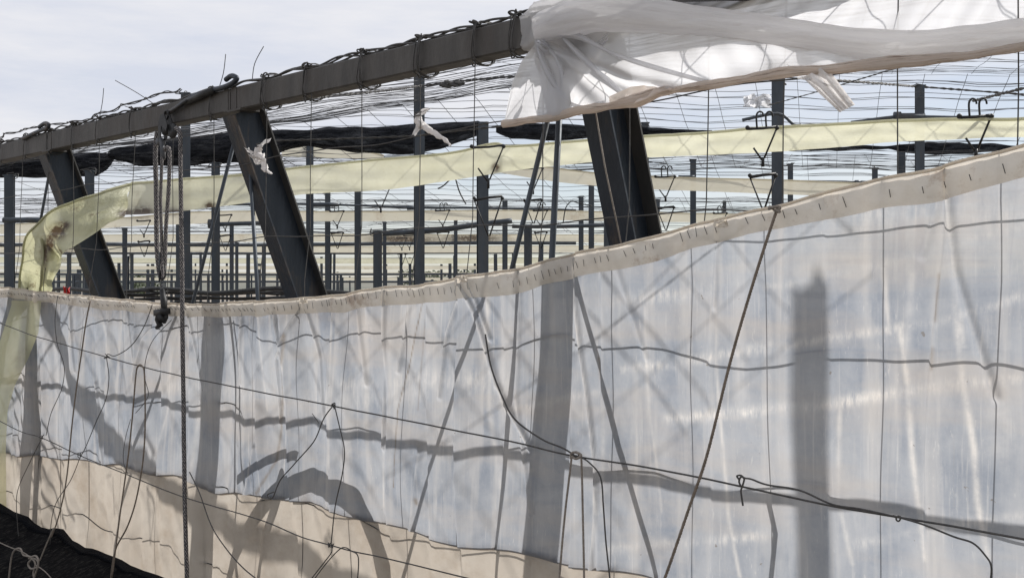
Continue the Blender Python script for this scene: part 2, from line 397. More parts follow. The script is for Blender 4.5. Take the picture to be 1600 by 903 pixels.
# wire ties wound round the beam
tie_px = [12, 50, 87, 124, 163, 217, 342, 425, 490, 577, 668, 754, 815]
ord_ = ['first', 'second', 'third', 'fourth', 'fifth', 'sixth', 'seventh', 'eighth', 'ninth', 'tenth', 'eleventh', 'twelfth', 'thirteenth', 'fourteenth', 'fifteenth', 'sixteenth', 'seventeenth', 'eighteenth', 'nineteenth', 'twentieth', 'twenty-first', 'twenty-second', 'twenty-third', 'twenty-fourth', 'twenty-fifth']
for i, px in enumerate(tie_px):
    u = uof(px); r_ = random.Random(i)
    t = thing('wire_tie', f'wire tie wound round the sloping beam, {ord_[i]} from the left', 'wire tie', W(u, 0, 3.68), 'wire ties wound round the beam')
    n = r_.choice([2, 3, 4]) if px > 400 else r_.choice([1, 1, 2])
    loop = []
    for k in range(n*4+1):
        cx, cz = [(-1, 1), (-1, -1), (1, -1), (1, 1)][k % 4]
        loop.append(W(u+(k/(n*4)-.5)*.012*n+r_.uniform(-.012, .012)+(.02 if cz > 0 else 0), cx*(.062+.003*r_.random()), 3.6+cz*(.080+(.012 if cz > 0 else 0))))
    MB().tube(wob(spline(loop, 4), .004, 20, i), .0028 if px < 400 else .0034, 5).build('wire_loop', M['wire'], t)
    kn = MB()
    kp = [W(u+.02*math.sin(q*1.9), -.06+.006*math.cos(q*2.3), 3.515+.006*q*math.sin(q)) for q in range(7)]
    kn.tube(spline(kp, 4), .004, 5); kn.build('knot', M['wire'], t); kn = MB()
    top = [W(u+.03*math.sin(q*1.4+i), -.05+.02*math.cos(q*2.1), 3.70+.012*math.sin(q*1.7)) for q in range(9)]
    kn.tube(spline(top, 4), .0045, 5)
    kn.build('knot', M['wire'], t)
# long stray wire ends standing off the beam
for i, (pts, lab) in enumerate([([(1028/3, 410/3), (1048/3, 340/3), (1058/3, 255/3)], 'stray wire end standing up beside the larger hook'),
                 ([(394, 128), (398, 100), (412, 73)], 'curved stray wire end standing up right of the larger hook'),
                 ([(245, 166), (215, 146), (180, 126)], 'straight stray wire end pointing up to the left'),
                 ([(155, 186), (160, 160), (162, 138)], 'short stray wire end on the left part of the beam'),
                 ([(215, 176), (205, 170), (195, 166)], 'tiny kinked wire end low on the beam'), ([(236, 166), (258, 156), (268, 162)], 'small wire loop arched over the beam')]):
    single('wire_end', MB().tube(poly(pts, -.03), .0028, 5), M['wire'], lab, 'wire', 'stray wire ends on the beam')
# ---------------------------------------------------------------- leaning props (H section)
ND = V((N2[0], N2[1], 0))
def dd_n(a, b): return (b-a).normalized()
def prop(p_top, p_low, bw, dp, label, fl=None):
    top = wall(p_top[0], p_top[1], 0); top.z = 3.525
    # bottom on the line, found from the visible lower point: choose the inward offset that gives the seen slope
    best = None
    for k in range(5, 400):
        wv = k*.005; q = wall(p_low[0], p_low[1], wv)
        # stays in the plane square to the wall through the top
        du = (q.x*T2[0]+q.y*T2[1])-(top.x*T2[0]+top.y*T2[1])
        if best is None or abs(du) < best[0]: best = (abs(du), wv, q)
    q = best[2]; d = (q-top); d /= -d.z; foot = top+d*top.z
    t = thing('leaning_prop', label, 'steel prop', (foot.x, foot.y, 0), 'leaning steel props under the beam')
    x = V((T2[0], T2[1], 0)); dd = (foot-top).normalized(); y = dd.cross(x).normalized()
    B, D, th = bw/2, dp/2, .010
    m1 = MB().prof(top, foot, [(-th/2, -D+th), (th/2, -D+th), (th/2, D-th), (-th/2, D-th)], x, y); m1.build('web', M['prop'], t, False)
    for s_, nm in ((-1, 'flange'), (1, 'flange')):
        y0, y1 = (-D, -D+th) if s_ < 0 else (D-th, D)
        MB().prof(top, foot, [(-B, y0), (B, y0), (B, y1), (-B, y1)], x, y).build(nm, M['flange'] if s_ < 0 else M['prop'], t, False)
    for k_, (bx, bz) in enumerate([(-.35, .10), (.35, .10), (-.35, .17), (.35, .17)]):
        c_ = top+dd_n(top, foot)*bz+x*B*2*bx*.8-y*(D+.001)
        MB().tube([c_+y*.002, c_-y*.009], .010, 6).build('bolt', M['rust'], t, False)
    wl = MB().tube(wob([top+dd_n(top, foot)*.012+x*(B*(q_/8-1))-y*D for q_ in range(17)], .003, 40), .006, 6); wl.build('weld_bead', M['rust'], t)
    pl = MB().quadbox(top-x*B*1.15-ND*.07+V((0, 0, -.006)), x*B*2.3, ND*.14, V((0, 0, .012))); pl.build('cap_plate', M['beam'], t, False)
    return t
prop((85, 222), (172, 468), .14, .22, 'dark leaning steel prop at the left end, crossed by the yellow band')
prop((380, 165), (480, 465), .14, .23, 'dark leaning steel prop below the hook and pulley, middle of three')
prop((930, 40), (995, 382), .16, .20, 'widest leaning steel prop, coming out under the torn white film')
# thin pale line along the edge of the third prop
e = MB().tube([wall(930, 172, -.16), wall(945, 260, -.13), wall(972, 388, -.09)], .004, 5)
single('edge_line', e, M['rope'], 'thin pale line running down the face of the widest prop', 'cord')
# ---------------------------------------------------------------- brace rods in the wall plane
def rod(pp, wv, r, label, mt='post', grp='thin steel brace rods below the beam', flat=False, extend=0):
    pts = [wall(x, y, wv) for x, y in pp]
    m_ = MB()
    if flat: m_.bar(pts[0], pts[-1], r*2, r*1.2, V((N2[0], N2[1], 0)))
    else: m_.tube(pts, r, 8)
    return single('brace_rod', m_, M[mt], label, 'rod', grp, not flat, pts[-1])
rod([(872, 120), (800, 420), (655, 903)], .02, .0125, 'thin brace rod leaning left from under the torn film')
rod([(877, 120), (862, 410), (824, 903)], .05, .015, 'near-upright brace rod right of the left-leaning one')
rod([(368, 215), (302, 470), (200, 860)], .02, .0125, 'thin brace rod leaning left from the middle prop')
rod([(391, 262), (403, 470), (415, 903)], .05, .013, 'thin upright brace rod touching the middle prop')
rod([(80, 255), (62, 352), (20, 560)], .02, .0125, 'short brace rod at the left prop above the yellow band')
rod([(926, 402), (962, 560), (985, 680), (1040, 885)], -.06, .011, 'long thin rod added behind the middle of the film to cast a thin shadow', 'post', 'rods pressed behind the film')  # added below the hem only to cast the long thin shadow
rod([(380, 490), (387, 640), (402, 740)], -.06, .010, 'short thin rod added behind the film to cast a line beside the middle prop shadow', 'post', 'rods pressed behind the film')  # likewise added for its short thin shadow on the film
rod([(1230, 745), (1240, 800), (1232, 880)], -.03, .010, 'short bent rod behind the film at lower right', 'post', 'rods pressed behind the film')
# inner rail: its shade is the soft dark stripe along the film
rp = [W(-13+i*.5, .75+.02*math.sin(i), 2.385+.02*math.sin(i*1.7)) for i in range(29)]
single('inner_rail', MB().tube(spline(rp, 3), .018, 10), M['black'], 'black pipe rail just behind the top hem of the film', 'pipe', None, True, rp[0])
# low cables heaped just above the hem on the left
for i in range(5):
    y0 = 456+i*4; pts = [at(195+k*30, y0+random.uniform(-2, 2)-(k*.3 if i % 2 else -k*.2), 9.6+.1*i) for k in range(12)]
    single('low_cable', MB().tube(spline(pts, 4), .009+.004*(i % 2), 6), M['black'], ['black cable above the hem, topmost of the low bundle', 'black cable second from the top of the low bundle', 'thick black cable in the middle of the low bundle', 'black cable second from the bottom of the low bundle', 'black cable resting lowest, almost on the hem'][i], 'cable', 'black cables bundled low behind the hem')
# unseen objects added behind the film to cast the shadows that show on it
ap = [(348, 925), (365, 870), (388, 820), (422, 778), (460, 760), (505, 758), (540, 772), (562, 815), (580, 865), (600, 940)]
pts = spline([before(x, y, .28) for x, y in ap], 6)
rr = [.030+.024*min(1, i/22) for i in range(len(pts))]
single('arch_shadow_caster', MB().tube(pts, rr, 12), M['black'], 'unseen arched tube added behind the lower left film to cast a hoop shadow', 'shadow caster', None, True, pts[-1])
pts = spline([before(x, y, .28) for x, y in [(368, 752), (400, 728), (450, 712), (462, 716)]], 5)
single('strip_shadow_caster', MB().tube(pts, .022, 8), M['black'], 'unseen short tube added above the arched tube to cast a shadow strip', 'strap', None, True, pts[0])
pts = spline([before(x, y, .28) for x, y in [(434, 745), (420, 800), (408, 850), (402, 920)]], 5)
single('leg_shadow_caster', MB().tube(pts, [.03]*len(pts), 8), M['black'], 'unseen side tube added below the arched tube to cast a shadow leg', 'shadow caster', None, True, pts[0])
a1, a2 = before(1267, 442, 3.3), before(1262, 1500, 3.3)
fa = V((a1.x, a1.y, 0))
tb = MB().hbar(a1, fa, .11, .10, .008); single('shadow_post', tb, M['post'], 'steel post beyond the right end, throwing the broad soft shadow on the film', 'post', None, False, fa)
a1 = before(52, 488, .10); fa = V((a1.x, a1.y, 0))
single('shadow_post', MB().hbar(a1, fa, .08, .08, .008), M['post'], 'short steel stake added behind the left end of the film to cast a narrow shadow', 'post', None, False, fa)  # added stake, there for the narrow upright shadow at the left
# ---------------------------------------------------------------- wall wire net
wn = thing('wall_net', 'wide-meshed wire net strung below the beam and behind the film', 'wire net', W(-7, 0, 0))
for k, z in enumerate([3.2, 2.71, 2.17, 1.66, 1.15, .65]):
    wv = .0 if z > 2.6 else -.09
    pts = [W(-12+i*.06, wv, z+(.028 if z < 2.6 else .01)*math.sin(i*.25+k*1.3)+(.012 if z < 2.6 else .004)*math.sin(i*.57+k)) for i in range(182)]
    MB().tube(pts, .0042 if z < 2.6 else .0034, 5).build('horizontal_wire', M['wire'], wn)
vpx = [-40, 8, 45, 87, 124, 165, 222, 282, 345, 428, 498, 577, 668, 754, 862, 995, 1119, 1240, 1415, 1600, 1720]
for k, px in enumerate(vpx):
    u = uof(px)
    pts = []
    for i in range(60):
        z = 3.53-i*.06
        wv = -.05 if z > 2.75 else -.05-.04*min(1, (2.75-z)/.3)
        am = .035 if px < 300 else .008
        pts.append(W(u+am*math.sin(i*.11+k*1.7)*min(1, i/8)-(3.53-z)*(.012+(.03 if px < 300 else 0)), wv, z))
    MB().tube(pts, .0026, 5).build('vertical_wire', M['wire'], wn)
# ---------------------------------------------------------------- main film
HEM = [(-90, 440), (0, 449), (60, 456), (140, 464), (200, 470), (280, 477), (340, 476), (400, 472), (470, 469), (540, 461), (600, 452), (660, 446), (720, 436), (800, 424), (860, 409), (930, 394), (1010, 376), (1100, 353), (1210, 326), (1330, 295), (1475, 262), (1600, 231), (1760, 190)]
U0, U1 = -11.2, -.95
hu = [(uof(x, -.12), wall(x, y, -.12).z) for x, y in HEM]
folds = []  # (u0, slant, amp_top, amp_low, ramp)
for px, sl_, at_, al_, L_ in [(20, -.05, .03, .02, .25), (68, -.06, .05, .03, .3), (95, .05, .03, .03, .2), (170, -.08, .03, .03, .3), (215, .04, .04, .03, .22), (252, -.03, .03, .03, .2), (300, .0, .035, .04, .2), (325, .02, .03, .03, .2), (405, .03, .035, .03, .25),
                             (446, .13, .05, .05, .28), (520, .0, .02, .02, .2), (607, .02, .04, .03, .3), (665, .1, .03, .02, .25), (716, .06, .05, .04, .35), (790, -.05, .02, .02, .3), (905, -.08, .03, .04, .3), (945, -.05, .02, .02, .25), (1120, -.05, .012, .015, .4), (1300, 0, .01, .012, .4), (1478, -.1, .035, .015, .5)]:
    folds.append((uof(px, -.12), sl_, at_*.62, al_*(.5 if px in (20, 95, 170, 215, 252, 325, 405, 520, 607, 665, 790) else .75), L_))
lt = [(-90, 702), (0, 704), (95, 712), (190, 722), (240, 735), (300, 742), (340, 765), (440, 772), (520, 790), (640, 822), (760, 850), (850, 862), (940, 880), (1010, 897), (1100, 925), (1300, 985), (1500, 1045)]
lh = [(uof(x, -.1), wall(x, y, -.1).z) for x, y in lt]
du = .0085; nu = int((U1-U0)/du)+1; nv = 250
ug = U0+np.arange(nu)*du
top = np.interp(ug, [h_[0] for h_ in hu], [h_[1] for h_ in hu])
top = top+.003*np.sin(ug*9)+.002*np.sin(ug*23)
vv = np.linspace(0, 1, nv)
Ug = np.repeat(ug[:, None], nv, 1); low_ = np.interp(ug, [a_[0] for a_ in lh], [a_[1] for a_ in lh])+.012*np.sin(ug*8)-.022; Zg = top[:, None]*(1-vv[None, :])+low_[:, None]*vv[None, :]
def disp(U, Z, T):
    s = np.clip((T-Z)/2.2, 0, 1); d = np.zeros_like(U)
    for (u0, sl_, a0, a1_, L_) in folds:
        x = -(U-(u0+sl_*s+.012*np.sin(Z*5+u0*7))); A = a0*(1-s)+a1_*s
        r_ = np.where(x < 0, np.clip(1+x/L_, 0, 1)**2, np.clip(1-x/.02, 0, 1)**2*(3-2*np.clip(1-x/.02, 0, 1)))
        d += A*r_
    k = np.clip((-3.3-U)/2, .3, 1)
    d += .017*np.sin(U*7.3+1.3*np.sin(Z*1.7))*k+.010*np.sin(U*13+2*np.sin(Z*2.3+1))*k+.012*np.sin(Z*2.6+U*1.9)
    d += .004*np.sin(U*41+3*np.sin(Z*3))*k+.003*np.sin(Z*9+U*4)
    return d
crease = [([(722, 440), (700, 520), (690, 620)], .012, 1), ([(722, 440), (745, 490), (775, 600), (830, 700)], .016, 1.2), ([(735, 440), (765, 530)], .01, 1), ([(474, 472), (440, 560), (438, 660)], .012, 1), ([(474, 472), (500, 560), (510, 660)], .012, .8),
    ([(436, 480), (447, 570)], .01, .8), ([(110, 462), (125, 580)], .014, .8), ([(255, 478), (225, 530), (215, 600)], .012, .8), ([(200, 475), (215, 570)], .01, .7), ([(640, 452), (625, 580)], .012, .7), ([(608, 455), (602, 700)], .012, 1), ([(380, 476), (372, 600)], .012, .8), ([(300, 480), (322, 620)], .012, .8), ([(560, 462), (575, 600)], .014, .6),
    ([(900, 405), (912, 560), (935, 760), (925, 900)], .010, 1.0), ([(960, 395), (1010, 560)], .012, .4), ([(1476, 268), (1495, 420), (1560, 620)], .014, .8), ([(1476, 268), (1440, 400)], .014, .5), ([(1126, 350), (1118, 480)], .012, .5), ([(812, 425), (806, 620), (830, 800)], .012, .7), ([(400, 700), (380, 800), (395, 900)], .02, 1), ([(660, 700), (640, 860)], .02, .8), ([(150, 600), (165, 760)], .02, 1)]
def seglines(lines, width):
    out_ = np.zeros_like(Ug)
    for ln in lines:
        amp = 1.0; wd = width
        if isinstance(ln, tuple): ln, wd, amp = ln
        P = [(uof(x, -.12), wall(x, y, -.12).z) for x, y in ln]
        for (x0, z0), (x1, z1) in zip(P[:-1], P[1:]):
            dx, dz = x1-x0, z1-z0; L2 = dx*dx+dz*dz
            t = np.clip(((Ug-x0)*dx+(Zg-z0)*dz)/L2, 0, 1)
            d = np.hypot(Ug-x0-t*dx, Zg-z0-t*dz)
            out_ = np.maximum(out_, amp*np.exp(-(d/wd)**2))
    return out_
dg = disp(Ug, Zg, top[:, None])+.019*seglines(crease, .012)
Wg = -.12-dg
X = N2[0]*(C0+Wg)+T2[0]*Ug; Y = N2[1]*(C0+Wg)+T2[1]*Ug
wear_lines = [([(1408, 512), (1420, 600), (1427, 700), (1440, 800), (1449, 870)], .011, .9), ([(1492, 450), (1508, 600), (1516, 640), (1526, 700), (1532, 780), (1548, 870)], .011, .9),
    ([(1315, 622), (1312, 780), (1330, 880)], .009, .6), ([(1120, 440), (1122, 560), (1138, 800), (1155, 900)], .008, .6), ([(1010, 480), (1010, 640), (1030, 800)], .007, .5),
    ([(902, 450), (912, 560), (930, 720), (935, 800)], .009, .7), ([(1476, 275), (1490, 380), (1497, 440), (1508, 540)], .010, .85), ([(1382, 420), (1392, 520)], .008, .6), ([(1425, 430), (1418, 560)], .012, .4),
    ([(456, 480), (450, 600), (440, 740)], .008, .7), ([(605, 470), (601, 640), (600, 790)], .008, .6), ([(560, 560), (552, 700)], .02, .35), ([(730, 460), (750, 520), (790, 640)], .01, .6), ([(760, 460), (764, 640), (780, 760)], .018, .5),
    ([(800, 470), (785, 560), (790, 700)], .03, .35), ([(410, 490), (418, 640)], .012, .5), ([(640, 480), (590, 600)], .03, .35), ([(520, 480), (524, 620), (522, 730)], .008, .5), ([(1160, 520), (1165, 640)], .03, .25), ([(1560, 560), (1565, 700)], .05, .35),
    ([(930, 490), (945, 640), (943, 800)], .01, .4), ([(270, 500), (262, 640), (240, 760)], .012, .5), ([(330, 500), (312, 640), (300, 780)], .02, .4), ([(160, 500), (190, 640)], .02, .4)]
scuff_lines = [([(975, 578), (1090, 562), (1215, 540)], .022, .9), ([(1040, 655), (1290, 632), (1430, 610), (1600, 588)], .022, 1.0), ([(960, 470), (1040, 462), (1110, 455)], .03, .8), ([(1195, 548), (1300, 528), (1480, 500), (1600, 462)], .017, .8),
    ([(1200, 448), (1260, 442)], .015, .9), ([(950, 858), (1140, 842), (1200, 835)], .02, .8), ([(800, 640), (900, 620), (980, 608)], .02, .7), ([(540, 600), (700, 590), (790, 600)], .05, .6), ([(400, 620), (520, 630), (660, 610)], .06, .5),
    ([(250, 600), (400, 615)], .05, .6), ([(1340, 850), (1480, 820), (1600, 805)], .018, .6), ([(1270, 440), (1420, 400), (1600, 352)], .02, .45), ([(1330, 335), (1480, 350), (1600, 330)], .06, .5), ([(1480, 420), (1560, 560)], .06, .4)]
wear = np.maximum(seglines(wear_lines, .01), .45*seglines([(c_[0], .006, c_[2]) for c_ in crease], .01)); scuff = seglines(scuff_lines, .02)
dirt = seglines([([(400, 770), (430, 720), (441, 640), (455, 520)], .012, .7), ([(655, 470), (640, 560), (625, 640), (620, 760)], .004, .9), ([(660, 500), (656, 580), (652, 640)], .005, .5), ([(44, 480), (46, 505)], .022, .8),
                 ([(938, 560), (940, 590)], .008, .8), ([(1467, 430), (1465, 500)], .008, .6), ([(1462, 545), (1460, 575)], .008, .6), ([(224, 810), (224, 814)], .02, .7), ([(654, 780), (655, 784)], .012, .9)], .01)
dirt = np.maximum(dirt, .35*np.clip(1-(top[:, None]-Zg-.1)/.10, 0, 1)*(Ug < -4.8))
def grid_obj(name, X, Y, Z, U, V_, mt, parent=None, attrs=None):
    nu_, nv_ = X.shape; org = ORG.get(parent.name, V((0, 0, 0))) if parent else V((0, 0, 0))
    me = bpy.data.meshes.new(name)
    co_ = np.stack([X-org.x, Y-org.y, Z-org.z], -1).reshape(-1, 3).astype(np.float32)
    i = np.arange((nu_-1)*(nv_-1)); a_ = (i//(nv_-1))*nv_+i % (nv_-1)
    q = np.stack([a_, a_+nv_, a_+nv_+1, a_+1], -1).astype(np.int32)
    me.vertices.add(len(co_)); me.vertices.foreach_set('co', co_.ravel())
    me.loops.add(q.size); me.loops.foreach_set('vertex_index', q.ravel())
    me.polygons.add(len(q)); me.polygons.foreach_set('loop_start', np.arange(0, q.size, 4, dtype=np.int32))
    me.polygons.foreach_set('loop_total', np.full(len(q), 4, dtype=np.int32))
    me.update(calc_edges=True)
    uvl = me.uv_layers.new(name='UVMap'); uv = np.stack([U, V_], -1).reshape(-1, 2)[q.ravel()].astype(np.float32)
    uvl.data.foreach_set('uv', uv.ravel())
    for k, arr in (attrs or {}).items():
        at_ = me.attributes.new(k, 'FLOAT', 'POINT'); at_.data.foreach_set('value', arr.ravel().astype(np.float32))
    me.polygons.foreach_set('use_smooth', np.ones(len(q), dtype=bool)); me.materials.append(mt)
    me.validate()
    o_ = bpy.data.objects.new(name, me); COL.objects.link(o_)
    if parent: o_.parent = parent
    return o_
fs = thing('plastic_film_wall', 'wide milky grey plastic sheet hanging from a drooping cream hem', 'plastic sheet', W(-5.8, -.12, .15))
grid_obj('film', X, Y, Zg, Ug, Zg, M['film'], fs, {'wear': wear, 'scuff': scuff, 'dirt': dirt})
# hem: doubled strip a little proud of the film
nh = 10; hv = np.linspace(0, 1, nh)
hemw = np.interp(ug, [uof(0), uof(300), uof(600), uof(860), uof(1200), uof(1475), uof(1600)], [.085, .080, .09, .110, .085, .105, .105])+.004*np.sin(ug*6)+.003*np.sin(ug*15+1)
Uh = np.repeat(ug[:, None], nh, 1); Zh = (top+.004)[:, None]-hemw[:, None]*hv[None, :]
dh = disp(Uh, Zh, top[:, None])
Wh = -.12-dh-.010-.006*np.sin(hv*math.pi)[None, :]-.6*(.0025*np.sin(Uh*60+3*np.sin(Uh*7))+.003*np.sin(Uh*97+4*np.sin(Uh*5))*np.sin(Uh*3.1)+.004*np.sin(Uh*31))*np.sin(hv*5+.4)[None, :]
Xh = N2[0]*(C0+Wh)+T2[0]*Uh; Yh = N2[1]*(C0+Wh)+T2[1]*Uh
grid_obj('hem', Xh, Yh, Zh, Uh, Zh, M['hem'], fs)
edge = [V((Xh[i, 0], Yh[i, 0], Zh[i, 0]+.002)) for i in range(0, nu, 3)]
MB().tube(edge, .0055, 6, uscale=1).build('hem_edge', M['hem'], fs)
# staples through the hem, one mesh: a stitch pattern
st = MB(); u = -11.0; rr_ = random.Random(3)
while u < -1.1:
    i = int((u-U0)/du); zt = top[i]; hw = hemw[i]
    if rr_.random() < .85:
        z = zt-hw*(.42+.12*math.sin(u*3)); dd_ = float(disp(np.array([[u]]), np.array([[z]]), np.array([[zt]]))[0, 0])
        ln = .017*rr_.uniform(.6, 1.2); sx = .005*rr_.uniform(.4, 1.6)*(1 if u > -5.6 else 2.5)
        q0 = W(u-sx, -.12-dd_-.022, z+ln*(1 if u > -5.6 else .5)); q1 = W(u+sx, -.12-dd_-.022, z-ln*(1 if u > -5.6 else .5))
        st.tube([q0, q1], .0015, 4)
    u += rr_.uniform(.035, .06) if u < -2.6 else rr_.uniform(.04, .11)
st.build('stitching', M['black'], fs)
# lower beige film behind the main one
nl = 60; ul = ug[::4]; tl = np.interp(ul, [a_[0] for a_ in lh], [a_[1] for a_ in lh])+.012*np.sin(ul*8)
Ul = np.repeat(ul[:, None], nl, 1); Zl = tl[:, None]*(1-np.linspace(0, 1, nl))[None, :]+.1*np.linspace(0, 1, nl)[None, :]
Tl = np.interp(ul, [h_[0] for h_ in hu], [h_[1] for h_ in hu])[:, None]
Wl = -.115-disp(Ul, Zl, Tl)+.012
lo = thing('low_beige_film', 'beige lower strip of plastic with a brown top edge behind the sheet', 'plastic sheet', W(-6.8, -.1, .1))
grid_obj('film', N2[0]*(C0+Wl)+T2[0]*Ul, N2[1]*(C0+Wl)+T2[1]*Ul, Zl, Ul, Zl, M['beige'], lo)
k = 4; Ue = np.repeat(ul[:, None], k, 1); Ze = (tl+.003)[:, None]-.028*np.linspace(0, 1, k)[None, :]
We = -.115-disp(Ue, Ze, Tl)+.016
m_br = fabric('brown_edge_film', (.40, .30, .20), (.50, .40, .29), (.25, .18, .11), .6, .0, 5)
grid_obj('hem', N2[0]*(C0+We)+T2[0]*Ue, N2[1]*(C0+We)+T2[1]*Ue, Ze, Ue, Ze, m_br, lo)
# ---------------------------------------------------------------- torn film at the upper right
def px_sheet(top_l, bot_l, x0, x1, nx, ny, dw, uvs=1.0):
    rows = []
    for i in range(nx+1):
        s_ = i/nx; x_ = x0+(x1-x0)*s_
        yt, yb = interp(x_, top_l), interp(x_, bot_l); row = []
        for j in range(ny+1):
            t_ = j/ny; y_ = yt+(yb-yt)*t_
            row.append(wall(x_, y_, dw(x_, t_)))
        rows.append(row)
    return sheet(rows, uvs)
tf = thing('torn_film', 'torn white plastic film draped over the beam at the upper right', 'plastic film', wall(900, 100, -.1))
hemA = [(788, 194), (830, 188), (872, 180), (905, 172), (950, 166), (985, 160), (1020, 148), (1060, 140), (1120, 131), (1200, 119), (1300, 106), (1400, 98), (1500, 88), (1560, 78), (1640, 70)]
topA = [(788, 190), (800, 130), (815, 96), (835, 70), (880, 58), (950, 42), (1100, 42), (1300, 60), (1400, 78), (1500, 70), (1640, 50)]
def dwA(x, t):
    r = 0
    for k_, (xa, sp_) in enumerate([(872, 0), (905, 60), (960, 110), (1000, 160)]):   # gathers fanning out from the beam tie
        xc = 842+(xa-842)*1.0*t+sp_*t*t*.35
        r += .035*math.exp(-((x-xc)/(6+14*t))**2)*(1-.3*t)
    r += .010*math.sin(x*.034+t*4)+.003*math.sin(x*.11-t*5)+.006*math.sin(t*7+x*.01)
    return -.13-r-.05*t
px_sheet(topA, hemA, 788, 1640, 260, 30, dwA, 1).build('hanging_sheet', M['sheer'], tf)
def dwA2(x, t): return dwA(x, t)+.035+.03*math.sin(x*.05)
px_sheet([(835, 66), (880, 50), (950, 30)], [(835, 96), (856, 180), (885, 175), (950, 68)], 835, 950, 60, 30, dwA2, 1).build('inner_fold', M['sheer'], tf)
rollA = [wall(x, y, -.19) for x, y in hemA]
rl = spline(rollA, 10); rad = [.014+.009*abs(mnoise.noise(p*3.3))*2+.004*mnoise.noise(p*17) for p in rl]
rl = wob(rl, .008, 7, 3)
MB().tube(rl, rad, 9, uscale=1).build('rolled_hem', M['roll'], tf)
px_sheet([(950, 152), (985, 136), (1012, 133), (1050, 138), (1110, 132)], [(950, 168), (985, 164), (1020, 151), (1060, 142), (1110, 134)], 952, 1105, 40, 8, lambda x, t: -.205-.012*math.sin(t*4+x*.06)-.006*math.sin(x*.21), 1).build('folded_corner', M['roll'], tf)
# gathered creases running from the tie to the hem
for k_, pts in enumerate([[(838, 60), (850, 100), (872, 140), (905, 165), (945, 160)], [(850, 52), (900, 56), (960, 85), (1030, 108), (1112, 130)], [(842, 60), (868, 90), (880, 130), (870, 176)], [(880, 60), (915, 95), (950, 125), (978, 150)]]):
    pl_ = spline([wall(x, y, -.185) for x, y in pts], 7)
    n_ = len(pl_); rad = [.004+.012*(1-i/n_)*abs(math.sin(i*.17+k_)) + .003 for i in range(n_)]
    MB().tube(pl_, rad, 8, uscale=1).build('gathered_crease', M['sheer'], tf)
# bunched tube of film along the sheet's upper edge
tubeB = [(845, 45, 20), (900, 30, 26), (960, 22, 28), (1020, 28, 24), (1100, 36, 20), (1180, 44, 19), (1260, 55, 19), (1340, 66, 20), (1420, 71, 24), (1500, 64, 22), (1570, 55, 20), (1660, 47, 20)]
cp = spline([wall(x, y, -.16) for x, y, r_ in tubeB], 8)
rp_ = [interp(i/8, [(k_, tubeB[k_][2]/F*depth(tubeB[k_][0], -.16)) for k_ in range(len(tubeB))]) for i in range(len(cp))]
mbB = MB().tube(cp, rp_, 28, uscale=1)
for i, v_ in enumerate(mbB.v):
    ring, j = divmod(i, 28); c_ = cp[min(ring, len(cp)-1)]
    d_ = v_-c_; an = 2*math.pi*j/28
    f_ = 1+.12*math.sin(an*3+ring*.07)+.10*abs(math.sin(an*4+ring*.05+1.5*mnoise.noise(c_*2)))+.05*math.sin(an*9-ring*.11)+.14*mnoise.noise(v_*9)
    mbB.v[i] = c_+d_*f_
mbB.build('bunched_roll', M['tube'], tf)
# upper sheet rising behind the roll and above the frame
topC = [(1000, -60), (1700, -80)]
botC = [(1000, 22), (1100, 30), (1200, 38), (1340, 58), (1420, 60), (1500, 52), (1700, 40)]
px_sheet([(960, 10), (1060, 4), (1160, 2), (1200, -10), (1300, -50), (1700, -90)], botC, 1030, 1700, 140, 14, lambda x, t: -.06-.02*math.sin(x*.03+t*3)-.012*math.sin(x*.09+t*7), 1).build('upper_sheet', M['clear'], tf)
# sleeve wrapped round the beam
rows = []
for i in range(40):
    x_ = 828+i*3.6; u = uof(x_); row = []
    for j in range(29):
        an = j/28*2*math.pi
        sx = max(-1, min(1, 1.35*math.cos(an))); sz = max(-1, min(1, 1.35*math.sin(an)))
        q = 1+.16*mnoise.noise(V((i*.22, j*.35, 1)))+.10*mnoise.noise(V((i*.6, j*.8, 4)))+.05*math.sin(i*.5+j*.7)
        q *= min(1, .80+i*.03)
        row.append(W(u+.02*mnoise.noise(V((j*.5, 2, 0)))*(i < 3), sx*.078*q, 3.605+sz*.098*q+(.02*min(1, i/6) if sz > 0 else 0)))
    rows.append(row)
sheet(rows).build('beam_sleeve', M['tube'], tf)
hr = []
for i in range(30):
    s_ = i/29; row = []
    for j in range(8):
        x_ = 832+s_*135; y_ = 52-s_*58-(28*math.sin(s_*math.pi)**.7+6)*j/7
        row.append(wall(x_+j*1.5, y_, -.10+.03*math.sin(j*.9+i*.3)))
    hr.append(row)
sheet(hr).build('raised_flap', M['tube'], tf)
# loose end of film hanging like a flattened strip
fe = MB()
rws = []
for i in range(14):
    s_ = i/13; row = []
    for j in range(9):
        x_ = 1272+s_*52+(j-4)*(4.5-1.5*s_); y_ = 112+s_*58-(j-4)*(2.5-1*s_)
        row.append(wall(x_, y_, -.20+.025*math.sin(j*1.9)*(.4+s_)))
    rws.append(row)
single('torn_strip', sheet(rws), M['rag'], 'white torn strip of film poking down below the rolled brown hem', 'plastic strip', None, True)
rws = []
for i in range(12):
    s_ = i/11; row = []
    for j in range(7):
        x_ = 1238+s_*60+(j-3)*3; y_ = 112+s_*22-(j-3)*-4*(1-s_)
        row.append(wall(x_, y_, -.19+.012*math.sin(j*1.5+i)))
    rws.append(row)
single('film_tatter', sheet(rws), M['clear'], 'small clear tatter of film beside the white torn strip', 'plastic strip')
